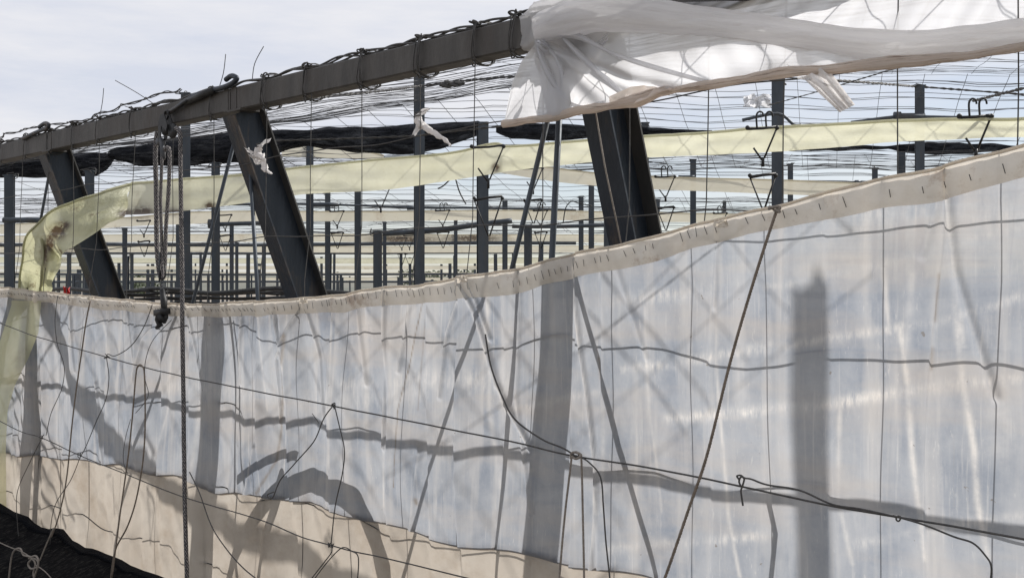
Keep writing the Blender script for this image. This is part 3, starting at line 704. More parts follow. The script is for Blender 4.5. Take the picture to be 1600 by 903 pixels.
# clear crumpled film on top of the hanger right of centre
def crumple(c_, sx, sy, sz, seed, nu_=14, nv_=9):
    rows = []
    for i in range(nu_):
        row = []
        for j in range(nv_):
            n_ = mnoise.noise_vector(V((i*.45, j*.45, seed)))
            row.append(c_+V(((i/(nu_-1)-.5)*sx+n_[0]*sx*.18, n_[1]*sy, (j/(nv_-1)-.5)*sz+n_[2]*sz*.4)))
        rows.append(row)
    return sheet(rows)
single('crumpled_film', crumple(at(1183, 158, 9.3), .22, .12, .09, 3), M['clear'], 'clear crumpled scrap of film on the hanger right of centre', 'plastic scrap')
# knotted white rags
def rag(pts, wv, rad, label, seed):
    P = spline([wall(x, y, wv) for x, y in pts], 6); n_ = len(P)
    m_ = MB().tube(P, [interp(i/(n_-1), [(k_/(len(rad)-1), rad[k_]) for k_ in range(len(rad))]) for i in range(n_)], 12, uscale=1)
    for i, v_ in enumerate(m_.v): m_.v[i] = v_+V(mnoise.noise_vector(v_*38+V((seed, 0, 0))))*.013+V(mnoise.noise_vector(v_*75+V((seed, 0, 0))))*.008
    t = thing('knotted_rag', label, 'rag', P[0], 'white plastic rags tied to wires')
    m_.build('rag_body', M['rag'], t)
    for k_ in range(2):
        w0 = P[min(2+k_*5, len(P)-1)]; rs_ = [[w0+V(((q_-2)*.008+.012*a_*math.sin(k_*2+seed), -.01-.006*math.sin(q_*2+a_), -.012*a_*(1 if k_ else -.8)))+V(mnoise.noise_vector(w0*9+V((a_*.5, q_*.7, k_))))*.012 for q_ in range(5)] for a_ in range(6)]
        sheet(rs_).build('rag_wisp', M['rag'], t)
    k_ = MB().tube([P[3]+V((.02*math.cos(a_*1.1), .02*math.sin(a_*1.1), .003*a_)) for a_ in range(12)], .003, 5); k_.build('tie_wire', M['wire'], t)
rag([(409, 226), (403, 240), (412, 248), (413, 262), (425, 272)], -.03, [.005, .025, .013, .015, .003], 'crumpled white rag tied in front of the middle prop', 1)
rag([(402, 244), (394, 243), (398, 238)], -.03, [.014, .010, .004], 'small white rag tag stuck to the middle prop', 5)
rag([(652, 180), (656, 192), (668, 201), (685, 212), (706, 226)], -.03, [.008, .022, .016, .010, .003], 'white twisted rag on the wire before the tall post', 8)
single('red_tag', crumple(at(104, 454, 9.6), .05, .03, .06, 9), M['red'], 'small red plastic tag behind the hem at the left', 'tag')
# ---------------------------------------------------------------- hooks on the beam
def hook(pts, w_, r, label):
    P = spline([wall(x, y, w_) for x, y in pts], 8)
    t = thing('beam_hook', label, 'hook', P[0], 'dark steel hooks laid over the beam')
    MB().tube(P, r, 10).build('hook_body', M['prop'], t)
    return t
hook([(36, 217), (50, 210), (64, 204), (74, 200), (76, 195), (70, 193), (61, 199)], -.07, .016, 'small dark steel hook lying on the beam at the far left')
h2 = hook([(262, 178), (280, 166), (300, 152), (325, 142), (345, 138), (362, 131), (370, 123), (362, 119), (353, 125)], -.08, .0165, 'large dark steel hook curling over the beam above the middle prop')
tb_ = [wall(290, 160, -.08), wall(335, 141, -.08)]
MB().tube(tb_, .024, 10).build('turnbuckle', M['black'], h2)
MB().tube([wall(262, 178, -.08), wall(292, 158, -.10)], .010, 8).build('shank', M['black'], h2)
# ---------------------------------------------------------------- pulley block
pt = thing('pulley_block', 'black pulley block hanging from the large hook with ropes through it', 'pulley', wall(258, 200, -.12))
def disc(c_, r, th, nrm, n=20):
    return MB().tube([c_-nrm*th/2, c_+nrm*th/2], r, n)
cN = -ND
ring = [wall(260, 180, -.1)+V((T2[0]*.03*math.cos(a_*.5), T2[1]*.03*math.cos(a_*.5), .03*math.sin(a_*.5))) for a_ in range(14)]
MB().tube(ring, .008, 8).build('eye_ring', M['black'], pt)
for s_, o_ in ((-1, 0), (1, 0)):
    c1 = wall(258, 190, -.12)+cN*.022*s_; c2_ = wall(252, 222, -.12)+cN*.022*s_; c3 = wall(272, 215, -.12)+cN*.022*s_
    MB().prof(c1-cN*.003, c1+cN*.003, [(-.022, .045), (.026, .045), (.075, -.03), (.06, -.075), (-.01, -.03), (-.02, -.12), (-.055, -.12), (-.05, -.02)], V((T2[0], T2[1], 0)), V((0, 0, 1))).build('side_plate', M['black'], pt, False)
disc(wall(259, 203, -.12), .04, .022, cN).build('sheave', M['black'], pt)
disc(wall(251, 222, -.12), .026, .05, cN).build('axle_wheel', M['galv'], pt)
disc(wall(270, 205, -.12), .05, .016, cN).build('sheave', M['black'], pt)
MB().tube([wall(251, 216, -.14), wall(254, 232, -.14), wall(255, 246, -.14), wall(252, 252, -.14)], [.012, .016, .02, .008], 8).build('swivel', M['galv'], pt)
# ropes of the tackle
def rope(pp, wv, r, label, mt='rope', nm='rope', grp=None, n=6, cat='rope'):
    return single(nm, MB().tube(wob(poly(pp, wv, n), .003, 4, r*999), r*1.12, 8, uscale=26), M[mt], label, cat, grp)
rope([(246, 205), (243, 240), (244, 300), (245, 380), (248, 420), (252, 436)], -.12, .0155, 'speckled rope hanging straight left of the pulley', 'speck', 'rope', 'ropes hanging from the pulley')
rope([(253, 245), (251, 300), (252, 360), (254, 420), (255, 436)], -.15, .0105, 'thin speckled rope hanging between the two thicker pulley ropes', 'speck', 'rope', 'ropes hanging from the pulley')
rope([(255, 250), (257, 236), (262, 231), (265, 240), (264, 290), (259, 360), (258, 410), (255, 436)], -.13, .0125, 'speckled rope looping up and down below the pulley', 'speck', 'rope', 'ropes hanging from the pulley')
rope([(275, 200), (281, 208), (282, 240), (283, 330), (285, 480), (286, 600), (288, 740), (292, 903), (293, 960)], -.22, .0135, 'long speckled rope hanging down in front of the film', 'speck', 'rope', 'ropes hanging from the pulley', 8)
# lower tackle: thimble, chain, clamp
lc = thing('rope_clamp', 'black metal clamp and chain hanging at the end of the pulley ropes', 'clamp', wall(253, 440, -.15))
MB().tube([wall(250, 395, -.16), wall(249, 420, -.16), wall(253, 438, -.16), wall(258, 432, -.16), wall(258, 415, -.16)], .006, 6).build('thimble', M['black'], lc)
MB().tube([wall(249, 394, -.17), wall(249, 440, -.17)], .006, 6).build('shackle_pin', M['galv'], lc)
for i in range(3):
    y_ = 443+i*6; c_ = wall(252, y_, -.15); ax = V((T2[0], T2[1], 0)) if i % 2 else ND
    MB().tube([c_+ax*.010*math.cos(a_*math.pi/5)+V((0, 0, .018*math.sin(a_*math.pi/5))) for a_ in range(11)], .0035, 6).build('chain_link', M['galv'], lc)
MB().tube([wall(253, 452, -.15), wall(256, 470, -.15), wall(257, 488, -.16)], [.016, .024, .02], 8).build('clamp_body', M['black'], lc)
MB().tube([wall(256, 486, -.16), wall(249, 492, -.16), wall(246, 500, -.17), wall(250, 508, -.17), wall(245, 512, -.17)], [.024, .026, .018, .022, .014], 8).build('clamp_jaw', M['black'], lc)
MB().bar(wall(245, 489, -.17), wall(261, 486, -.17), .05, .04).build('clamp_block', M['black'], lc)
MB().tube([wall(252, 497, -.19), wall(252, 497, -.13)], .034, 12).build('clamp_wheel', M['black'], lc)
MB().tube([wall(258, 486, -.16), wall(260, 496, -.16), wall(256, 503, -.16)], [.018, .014, .016], 8).build('clamp_lever', M['black'], lc)
# ---------------------------------------------------------------- wires and cords in front of the film
WF = -.42
def fwire(pp, label, r=.0032, mt='wire', wv=WF, nm='slack_wire', n=6, cat='wire', grp='wires in front of the film', wb=.002):
    return single(nm, MB().tube(wob(poly(pp, wv, n), wb, 5, len(pp)), r, 6, uscale=60), M[mt], label, cat, grp)
fwire([(-60, 484), (0, 505), (45, 522), (88, 535), (167, 558), (215, 571), (286, 588), (400, 611), (520, 634), (645, 659), (800, 690), (900, 713), (1000, 728), (1160, 760), (1300, 790), (1400, 807), (1500, 824), (1600, 842), (1700, 862)], 'long dark guy wire crossing the whole film, upper of two', .0038, wv=-.4)
fwire([(-60, 630), (0, 658), (35, 675), (66, 684), (126, 712), (196, 740), (286, 776), (401, 810), (470, 838), (516, 851), (552, 861), (600, 871), (736, 904), (820, 925)], 'lower dark guy wire running down to the bottom edge', .0036, wv=-.4)
fwire([(90, 462), (86, 500), (89, 536), (100, 570), (97, 605), (80, 645), (72, 680)], 'thin slack wire hanging left between hem and lower guy wire', .0028)
fwire([(238, 476), (225, 510), (205, 540), (180, 556), (167, 555), (170, 590), (165, 625), (150, 660), (133, 700), (126, 712)], 'bent wire from hem to both guy wires near the left rope', .0030)
fwire([(126, 712), (110, 750), (88, 785), (80, 815), (78, 850)], 'wire continuing down left from the lower guy wire', .0028)
fwire([(66, 684), (45, 725), (28, 765), (26, 800), (30, 850)], 'wire running down to the black cloth at the far left', .0028)
fwire([(268, 500), (240, 530), (228, 560), (226, 590), (232, 615), (225, 630), (212, 645)], 'thin curling wire left of the speckled rope', .0022)
fwire([(204, 655), (196, 685), (193, 720), (200, 740)], 'short thin curved wire beside the cord loop', .0022)
fwire([(296, 737), (312, 770), (330, 820), (352, 855), (378, 885), (400, 903), (420, 918)], 'dark wire springing from beside the rope to the bottom edge', .0036)
fwire([(520, 634), (505, 655), (490, 690), (460, 725), (438, 750), (427, 775), (421, 778), (418, 772), (428, 768)], 'wire from guy-wire knot down left to a small loop', .0032)
fwire([(523, 634), (530, 665), (538, 700), (536, 735), (524, 790), (517, 850)], 'wire from guy-wire knot straight down to the lower guy wire', .0032)
fwire([(517, 851), (518, 862), (505, 880), (487, 903), (478, 918)], 'short wire below the lower guy wire, left one of the pair', .003)
fwire([(550, 861), (540, 855), (530, 858), (510, 880), (492, 903), (480, 918)], 'short wire below the lower guy wire, arched one', .003)
fwire([(550, 861), (558, 866), (560, 880), (558, 910)], 'short wire end hanging from the lower guy wire knot', .003)
fwire([(758, 522), (766, 570), (785, 620), (805, 655), (845, 685), (880, 700), (900, 713)], 'curved dark wire joining the upper guy wire at the cord knot', .0038)
fwire([(905, 713), (920, 722), (938, 745), (943, 790), (947, 850), (953, 903), (955, 920)], 'dark wire falling from the cord knot to the bottom edge', .0034)
fwire([(1158, 760), (1155, 752), (1158, 745), (1163, 748), (1160, 760), (1158, 768), (1161, 790)], 'short curled wire end sticking out below the guy wire', .0034)
fwire([(1155, 748), (1152, 743), (1158, 742), (1164, 746), (1175, 748), (1200, 757), (1250, 766), (1300, 787), (1345, 795), (1395, 806)], 'second wire spliced above the guy wire at the right', .0034)
fwire([(1395, 805), (1440, 818), (1490, 838), (1520, 848), (1540, 868), (1549, 885), (1547, 915)], 'wire branching off the guy wire and curving down right', .0032)
fwire([(1400, 806), (1400, 812), (1404, 814), (1407, 808), (1402, 806)], 'tiny wire ring on the guy wire at right', .0028)
fwire([(488, 646), (495, 656), (499, 662)], 'tiny wire scrap by the guy-wire knot', .0018)
for x_, y_, lab in [(66, 683, 'wire knot where lower guy wire meets the left slack wire'), (522, 634, 'wire knot on the upper guy wire at middle left'), (900, 712, 'wire knot under the pale cord on the upper guy wire'), (167, 557, 'small wire knot on the upper guy wire at left'), (517, 851, 'small wire knot on the lower guy wire'), (126, 712, 'wire knot on the lower guy wire by the brown cord')]:
    rk = random.Random(x_); P = [wall(x_+rk.uniform(-5, 5), y_+rk.uniform(-5, 5), -.41+rk.uniform(-.01, .01)) for _ in range(7)]
    single('wire_knot', MB().tube(spline(P, 4), .003, 5), M['wire'], lab, 'wire knot', 'knots on the guy wires')
CG = 'brown cords in front of the film'
fwire([(141, 470), (135, 500), (126, 560), (115, 640), (105, 740), (96, 790), (80, 840), (62, 875)], 'brown cord from the hem down to the knot on black cloth', .0055, 'cord', -.35, 'cord', 6, 'cord', CG)
fwire([(175, 903), (188, 800), (203, 690), (212, 590), (216, 572), (222, 572), (226, 590), (226, 690), (215, 770), (200, 820), (180, 860), (172, 915)], 'doubled brown cord looped over the upper guy wire', .0055, 'cord', -.42, 'cord', 6, 'cord', CG)
fwire([(893, 712), (888, 760), (880, 830), (873, 915)], 'pale cord hanging from the guy wire, left strand', .0045, 'rope', -.42, 'cord', 6, 'cord', CG)
fwire([(908, 715), (910, 760), (912, 840), (913, 915)], 'pale cord hanging from the guy wire, right strand', .0045, 'rope', -.42, 'cord', 6, 'cord', CG)
fwire([(892, 716), (893, 708), (900, 706), (908, 711), (900, 716), (894, 712)], 'small pale cord knot on the upper guy wire', .0055, 'rope', -.42, 'cord_knot', 6, 'cord', CG)
# the long diagonal rope at the right
t = thing('diagonal_rope', 'twisted brown rope running diagonally from the hem knot to lower centre', 'rope', wall(1212, 326, -.2))
dp_ = spline([wall(1214, 328, -.17), wall(1195, 385, -.25), wall(1170, 465, -.3), wall(1140, 570, -.36), wall(1105, 710, -.42), wall(1078, 790, -.46), wall(1040, 900, -.5), wall(1020, 950, -.5)], 40)
for k_ in range(3): MB().tube(twist(dp_, 0, .0036, 28, k_*2.09), .0042, 5, uscale=60).build('strand', M['cord'], t)
kk = MB().tube(spline([wall(1206+random.uniform(-5, 16), 326+random.uniform(-4, 6), -.19+random.uniform(-.012, .012)) for _ in range(12)], 5), .0055, 6, uscale=60)
kk.build('knot', M['rope'], t)
for x_, y_, lab in [(142, 466, 'hem bunched and tied with cord at the left'), (1126, 349, 'small gathered lump on the hem at centre right'), (474, 470, 'gathered lump on the hem left of centre'), (722, 436, 'gathered lump on the hem in the middle')]:
    single('gathered_knot', crumple(wall(x_, y_, -.19), .05, .02, .03, x_*.1, 10, 8), M['hem'], lab, 'knot', 'gathered knots on the hem')
# ---------------------------------------------------------------- black cloth, lower left
ce = [(-60, 770), (0, 796), (40, 815), (60, 829), (98, 838), (106, 850), (160, 872), (230, 903), (330, 950), (450, 1000)]
rows = []
for i in range(90):
    x_ = -60+i*5.6; y_ = interp(x_, ce); row = []
    p0 = wall(x_, y_, -.30)
    for j in range(24):
        s_ = j/23
        q = p0-ND*(s_*1.3)+V((0, 0, -s_*.30-.05*math.sin(s_*3)))
        q += V((0, 0, .018*mnoise.noise(q*6)+.03*mnoise.noise(q*2)))
        row.append(q)
    rows.append(row)
def cloth_mat():
    m, nt, out = mat('black_woven_shade')
    uv = coords(nt, 'UV', (1, 1, 1))
    w_ = nd(nt, 'ShaderNodeTexWave', Scale=55.0, Distortion=2.5, Detail=3.0); w_.bands_direction = 'Y'; lk(nt, coords(nt, 'UV', (1, 1, 1)), w_.inputs['Vector'])
    n_ = ramp(nt, noise(nt, coords(nt, 'UV', (1, .4, 1)), 40, 5, .8), [(.5, 0.0), (.72, 1.0)])
    f_ = mathn(nt, 'MULTIPLY', n_, ramp(nt, w_.outputs['Fac'], [(.45, 0.0), (.8, 1.0)]))
    col = mixc(nt, f_, (.007, .007, .008), (.15, .14, .125))
    p_ = nd(nt, 'ShaderNodeBsdfPrincipled', Roughness=1.0); p_.inputs['Specular IOR Level'].default_value = .05; lk(nt, col, p_.inputs['Base Color'])
    b_ = nd(nt, 'ShaderNodeBump', Strength=.7, Distance=.01); lk(nt, w_.outputs['Fac'], b_.inputs['Height']); lk(nt, b_.outputs[0], p_.inputs['Normal'])
    lk(nt, p_.outputs[0], out.inputs[0]); return m
M['shade'] = cloth_mat()
bc = thing('black_shade_cloth', 'black woven shade cloth laid over the bank at the lower left', 'shade cloth', wall(100, 850, -.35))
sheet(rows).build('cloth', M['shade'], bc)
el = [rows[i][0]+V((0, 0, .01)) for i in range(0, 90, 2)]
MB().tube(wob(el, .02, 5, 2), [.028+.016*mnoise.noise(p*4) for p in el], 9).build('rolled_edge', M['net'], bc)
# back side of the bank under the cloth
def fr(pp, label, r): return fwire(pp, label, r, 'rope', -.95, 'cord', 6, 'cord', 'pale cords knotted on the black cloth')
fr([(14, 905), (18, 870), (24, 858), (32, 857), (36, 866), (42, 868), (48, 870), (55, 880), (52, 895), (56, 912)], 'pale cord hooked and knotted over the black cloth', .006)
fr([(45, 872), (55, 868), (60, 875), (58, 885), (48, 888), (44, 880), (52, 872), (60, 880), (52, 905)], 'pale cord bundle tied on the black cloth', .006)
fr([(62, 875), (75, 845), (84, 825)], 'pale cord pulled up right from the black cloth knot', .005)
fr([(-20, 838), (10, 852), (35, 862), (50, 872)], 'thin pale cord reaching the black cloth knot from the left', .0035)
fr([(55, 882), (70, 892), (82, 905)], 'thin pale cord end trailing right on the black cloth', .003)
# ---------------------------------------------------------------- yellow band
STAINS = [(222, 332, 18, 9), (198, 334, 14, 6), (90, 362, 14, 12), (78, 380, 7, 16), (70, 398, 5, 18), (1055, 372, 1, 1), (270, 332, 16, 5), (790, 283, 8, 6), (328, 322, 8, 6), (735, 372, 34, 9), (640, 374, 45, 7), (100, 352, 10, 6), (775, 262, 6, 7)]
def ribbon(pts, name, mt, label, cat, group, nj=8, rip=.012, sub=8, pleat=0):
    """pts: (px, ytop, ybot, depth_top, depth_bot)"""
    T_ = spline([at(q[0], q[1], q[3]) for q in pts], sub); B_ = spline([at(q[0] if len(q) < 6 else q[5], q[2], q[4]) for q in pts], sub)
    rows = []
    for i, (a_, b_) in enumerate(zip(T_, B_)):
        row = []
        for j in range(nj+1):
            s_ = j/nj; q = a_.lerp(b_, s_)
            q += V((0, rip*(math.sin(q.x*9+s_*3)+.6*math.sin(q.x*23+s_*5))*math.sin(math.pi*min(1, s_*1.2)), 0))
            if pleat: q += V((0, pleat*math.sin(s_*11+.25*i+2*mnoise.noise(q*2)), 0))+V(mnoise.noise_vector(q*6))*pleat*.8
            row.append(q)
        rows.append(row)
    t = thing(name, label, cat, T_[len(T_)//2], group)
    bo = sheet(rows).build('band_film', mt, t)
    at_ = bo.data.attributes.new('stain', 'FLOAT', 'POINT'); org_ = ORG[t.name]
    for i, v_ in enumerate(bo.data.vertices):
        q = v_.co+org_; px_ = 800+q.x/q.y*F; py_ = PY0-(q.z-CZ)/q.y*F
        at_.data[i].value = max([0]+[math.exp(-((px_-a_)/c_)**2-((py_-b_)/d_)**2) for a_, b_, c_, d_ in STAINS])*1.6
    hr_ = [r_[0]+V((0, -.008, 0)) for r_ in rows]
    MB().tube(hr_, .010, 6, uscale=1).build('top_hem', mt, t)
    return t
BG = 'long plastic bands strung across the greenhouse'
YB = [(1750, 170, 222, 6.2, 6.2), (1600, 186, 214, 6.6, 6.6), (1500, 187, 218, 6.8, 6.8), (1400, 189, 222, 7.1, 7.1), (1300, 195, 231, 7.4, 7.4), (1200, 200, 238, 7.7, 7.7), (1100, 208, 243, 8.0, 8.0), (1000, 214, 247, 8.4, 8.4), (900, 221, 256, 8.7, 8.7), (800, 229, 267, 9.0, 9.0),
      (770, 225, 272, 9.05, 9.05), (700, 240, 283, 9.2, 9.2), (600, 249, 297, 9.4, 9.4), (500, 259, 302, 9.5, 9.5), (440, 265, 308, 9.5, 9.5), (380, 273, 318, 9.5, 9.5), (300, 279, 328, 9.45, 9.45), (240, 284, 334, 9.4, 9.35), (206, 286, 336, 9.3, 9.2, 192)]
ribbon(YB, 'yellow_band', M['yellow'], 'long pale yellow plastic band sagging in front of the posts, nearest of all', 'plastic band', BG, 10, .010, 12, .004)
# twisted, dirty left end
YE = [(206, 286, 338, 9.25, 9.2, 196), (185, 292, 350, 9.15, 9.05, 170), (150, 305, 368, 9.05, 8.95, 140), (110, 318, 388, 9.0, 8.9, 112), (80, 330, 398, 9.05, 8.9, 98), (58, 352, 400, 9.2, 9.0, 96), (40, 375, 405, 9.3, 9.1, 94), (33, 410, 425, 9.4, 9.2, 90), (30, 450, 452, 9.6, 9.6, 72), (15, 540, 545, 9.75, 9.75, 50), (0, 640, 645, 9.9, 9.9, 20), (-10, 740, 745, 10, 10, 12)]
ribbon(YE, 'twisted_band_end', M['yellow_dirty'], 'twisted dirty yellow band end drooping down behind the hem at left', 'plastic band', BG, 18, .02, 8, .014)
tp_ = [(476, 18, 64), (520, 4, 60), (560, -8, 44), (600, -20, 24), (640, -26, 12), (700, -26, 9), (790, -26, 10), (830, -26, 10)]
rws = []
for i in range(60):
    y_ = 470+i*6; xa = interp(y_, [(q[0], q[1]) for q in tp_]); xb = interp(y_, [(q[0], q[2]) for q in tp_])
    rws.append([wall(xa+(xb-xa)*j/10, y_, -.178-.012*math.sin(j*.9+i*.09)) for j in range(11)])
single('hanging_band_end', sheet(rws), M['yghost'], 'pale yellow band end hanging over the film at the left edge', 'plastic band')
YF = [(66, 372, 398, 9.12, 9.1, 98), (66, 400, 412, 9.12, 9.1, 95), (66, 430, 436, 9.2, 9.1, 84), (64, 458, 460, 9.6, 9.6, 80)]
ribbon(YF, 'folded_band_tail', M['yellow_dirty'], 'narrow folded yellow tail hanging in front of the twisted band end', 'plastic band', BG, 12, .02, 8, .012)
# cream bands further back, each at its own depth and height
rows_b = [(15.0, [(-60, 343, 366), (100, 338, 358), (200, 336, 352)], 'x'),]
def band(D, pts, label, mt='cream', hgt=None):
    ribbon([(x, y0, y1, D, D) for x, y0, y1 in pts], 'cream_band', M[mt], label, 'plastic band', BG, 4, .01, 5)
band(15.0, [(440, 222, 245), (500, 226, 247), (560, 235, 248), (600, 243, 250)], 'short cream band sagging under the black shade roll')
band(14.6, [(780, 252, 270), (860, 262, 283), (925, 270, 290), (1015, 276, 296), (1100, 279, 299), (1200, 281, 303), (1300, 285, 307), (1420, 290, 314), (1700, 300, 325)], 'cream band right of centre, second nearest')
band(19, [(0, 352, 366), (100, 346, 362), (200, 340, 354), (300, 332, 350), (400, 330, 346), (560, 331, 346), (800, 329, 344), (1000, 332, 346), (1200, 336, 350)], 'cream band behind the middle posts, third nearest')
band(27, [(-40, 370, 380), (200, 367, 378), (500, 366, 378), (800, 367, 378), (1000, 367, 380)], 'stained cream band, fourth row back')
band(35, [(-40, 386, 395), (300, 385, 394), (600, 385, 395), (1000, 384, 394)], 'thin cream band, fifth row back')
band(46, [(-40, 402, 410), (300, 404, 411), (600, 404, 412), (1000, 403, 411)], 'pale yellow band, sixth row back', 'yellow')
band(60, [(-40, 416, 421), (600, 416, 421), (1000, 415, 421)], 'thin pale band, seventh row back')
band(75, [(-40, 425, 429), (600, 426, 430), (1000, 425, 429)], 'thin pale band, eighth row back')
band(95, [(-40, 434, 438), (600, 434, 438), (1000, 434, 438)], 'thin pale band, farthest row of all')
# ---------------------------------------------------------------- posts
def post(px, yt, wpx, D, label, grp=None, cap=True):
    top_ = at(px, yt, D); foot = V((top_.x, top_.y, 0)); w_ = wpx/F*D
    t = thing('steel_post', label, 'post', foot, grp or 'steel posts inside the greenhouse')
    MB().hbar(top_, foot, w_, w_*.9, w_*.12, V((1, .25 if px < 800 else -.2, 0))).build('shaft', M['post'], t, False)
    if cap:
        MB().quadbox(top_+V((-w_*.6, -w_*.5, -.002)), V((w_*1.2, 0, 0)), V((0, w_, 0)), V((0, 0, .012))).build('cap_plate', M['post'], t, False)
        k_ = MB(); rk = random.Random(int(px))
        P = [top_+V((rk.uniform(-w_, w_), rk.uniform(-w_, w_)*.7, rk.uniform(-.06, .04))) for _ in range(7)]
        k_.tube(spline(P, 4), .005, 5).build('wire_tangle', M['wire'], t)
    return t
near = [(15, 275, 14, 12.5, 'grey steel post at the far left edge'), (140, 268, 13, 12.7, 'grey steel post behind the left prop'), (290, 147, 14, 12.3, 'tall grey post whose top shows above the beam'),
 (484, 228, 11, 15, 'grey post between middle prop and tall post, under the black roll'), (655, 118, 15, 12, 'tall grey post behind the white rag'), (754, 193, 16, 11.6, 'grey post with the scissor hanger left of centre'),
 (1215, 124, 18, 10, 'thick grey post under the torn film right of centre'), (1437, 135, 13, 12.6, 'tall grey post right of the torn strip'), (1409, 228, 10, 15.5, 'shorter grey post just left of the tall right one'),
 (1008, 193, 11, 14.3, 'grey post partly hidden by the widest prop'), (950, 300, 12, 12.9, 'grey post seen left of the foot of the widest prop'), (924, 284, 8, 18.8, 'slim grey post between rods and widest prop'),
 (337, 256, 13, 12.9, 'grey post seen left of the middle prop'), (590, 362, 12.5, 12.7, 'short grey post with a pipe on its top'), (512, 300, 8, 19.5, 'slim grey post right of the middle prop'),
 (559, 293, 9.5, 16.4, 'slim grey post left of the short piped post'), (1083, 250, 9, 16.5, 'slim grey post with flared cap right of the widest prop'), (825, 352, 11, 15, 'grey post behind the left-leaning brace rod'),
 (1235, 257, 8, 18.8, 'small grey post right of the thick post'), (1367, 263, 8, 18.8, 'small grey post below the torn strip'), (789, 315, 7, 21.9, 'thin grey post right of the scissor hanger'),
 (908, 308, 7, 21.9, 'thin capped grey post left of the widest prop'), (601, 347, 5, 27, 'very thin post behind the short piped post'), (712, 345, 5, 27, 'very thin post right of the tall post'),
 (1132, 315, 5.5, 27, 'very thin capped post above the hem at centre right'), (1028, 312, 6, 25, 'very thin capped post beside the widest prop'), (195, 357, 7, 21, 'thin post under the yellow band at left'),
 (108, 395, 6, 23, 'thin post below the twisted band end'), (362, 350, 6.5, 22, 'thin post left of the middle prop foot'), (370, 380, 5, 25, 'thinner post next to the middle prop foot'), (206, 398, 5, 27, 'thin low post below the yellow band'), (278, 340, 6, 24, 'thin post behind the long speckled rope'), (440, 395, 4, 30, 'thin far post right of the middle prop')]
for a_ in near: post(*a_)
# far rows of identical posts: one built, the rest copied
src = {}
rk = random.Random(11)
nums = ['third', 'fourth', 'fifth', 'sixth', 'seventh', 'eighth', 'ninth']
for ri, (D, z_, sp_) in enumerate([(31, 3.7, 4.2), (40, 3.8, 3.6), (50, 3.8, 3.6), (62, 3.8, 3.8), (76, 3.8, 4.2), (92, 3.8, 5.4), (112, 3.8, 7.0)]):
    wd = .085
    pr = None; x_ = -.46*D-2+rk.random()*2
    wd = .11 if D < 60 else .14
    lim = (.06 if D > 45 else .20)*D
    while x_ < lim:
        zt = z_*rk.choice([1, 1, .97, .8 if D > 45 else .9]); xx = x_+rk.uniform(-.5, .5); dd_ = D+rk.uniform(-1.5, 1.5)
        if pr is None:
            pr = MB().hbar(V((0, 0, z_)), V((0, 0, 0)), wd, wd, .012)
            pr = pr.build('far_post', M['post'], None, False); o_ = pr
        else:
            o_ = pr.copy(); COL.objects.link(o_)
        o_.location = (xx, dd_, 0); o_.scale = (rk.uniform(.6, 1.15), 1, zt/z_); o_.rotation_euler = (rk.uniform(-.01, .01), rk.uniform(-.014, .014), rk.uniform(-.3, .3))
        tag(o_, f'slim far grey post in the {nums[ri]} row back', 'post', f'far grey posts, {nums[ri]} row back')
        x_ += sp_*rk.choice([.2, .35, .5, .7])
# horizontal pipes and rails inside
def pipe(pp, D, r, label, sleeve=None):
    pts = [at(x, y, D) for x, y in pp]
    t = thing('roof_pipe', label, 'pipe', pts[0], 'thin pipes and rails inside the greenhouse')
    MB().tube(spline(pts, 4), r, 8).build('pipe_body', M['post'], t)
    for (x, y, ln) in (sleeve or []):
        MB().tube([at(x-ln/2, y, D), at(x+ln/2, y-.3, D)], r*2.2, 10).build('sleeve', M['post'], t)
pipe([(1238, 283), (1337, 284)], 18.6, .016, 'thin pipe joined by a sleeve below the yellow band at right', [(1340, 285, 8), (1357, 286, 24)])
pipe([(1330, 192), (1400, 183), (1445, 183), (1500, 184), (1545, 182)], 12.5, .020, 'pipe clamped to the tall right post above the yellow band', [(1402, 181, 10), (1422, 183, 44)])
pipe([(598, 365), (680, 360), (747, 351), (800, 345)], 12.2, .030, 'dark pipe running right from the short post')
pipe([(290, 321), (470, 319), (640, 324), (735, 325), (900, 328)], 16, .015, 'long thin pipe with a sleeve behind the tall post', [(508, 320, 40), (642, 325, 12)])
pipe([(5, 344), (75, 344)], 12.3, .030, 'short dark pipe on the far left post')
pipe([(325, 351), (400, 349), (460, 348)], 12.9, .025, 'dark pipe left of the middle prop', [(331, 350, 10)])
pipe([(0, 383), (110, 382), (400, 383), (700, 380), (900, 380)], 27, .04, 'long far dark rail below the fourth band')
pipe([(0, 395), (400, 396), (800, 394)], 40, .04, 'far dark rail, middle one')
pipe([(0, 428), (400, 429), (800, 428)], 52, .05, 'far dark rail, lower one')
pipe([(0, 441), (400, 440), (800, 441)], 66, .06, 'far dark rail, lowest one')
pipe([(775, 229+4), (885, 238)], 9.3, .010, 'thin bar along the yellow band near centre') if False else None
pipe([(800, 354), (870, 354), (945, 352)], 14, .024, 'dark pipe behind the brace rods')
pipe([(1060, 228+48), (1085, 276)], 16, .018, 'stub pipe on the flared-cap post')
pipe([(1160, 188), (1215, 178), (1240, 195), (1252, 196)], 9.6, .014, 'bent bar clamped to the thick post')
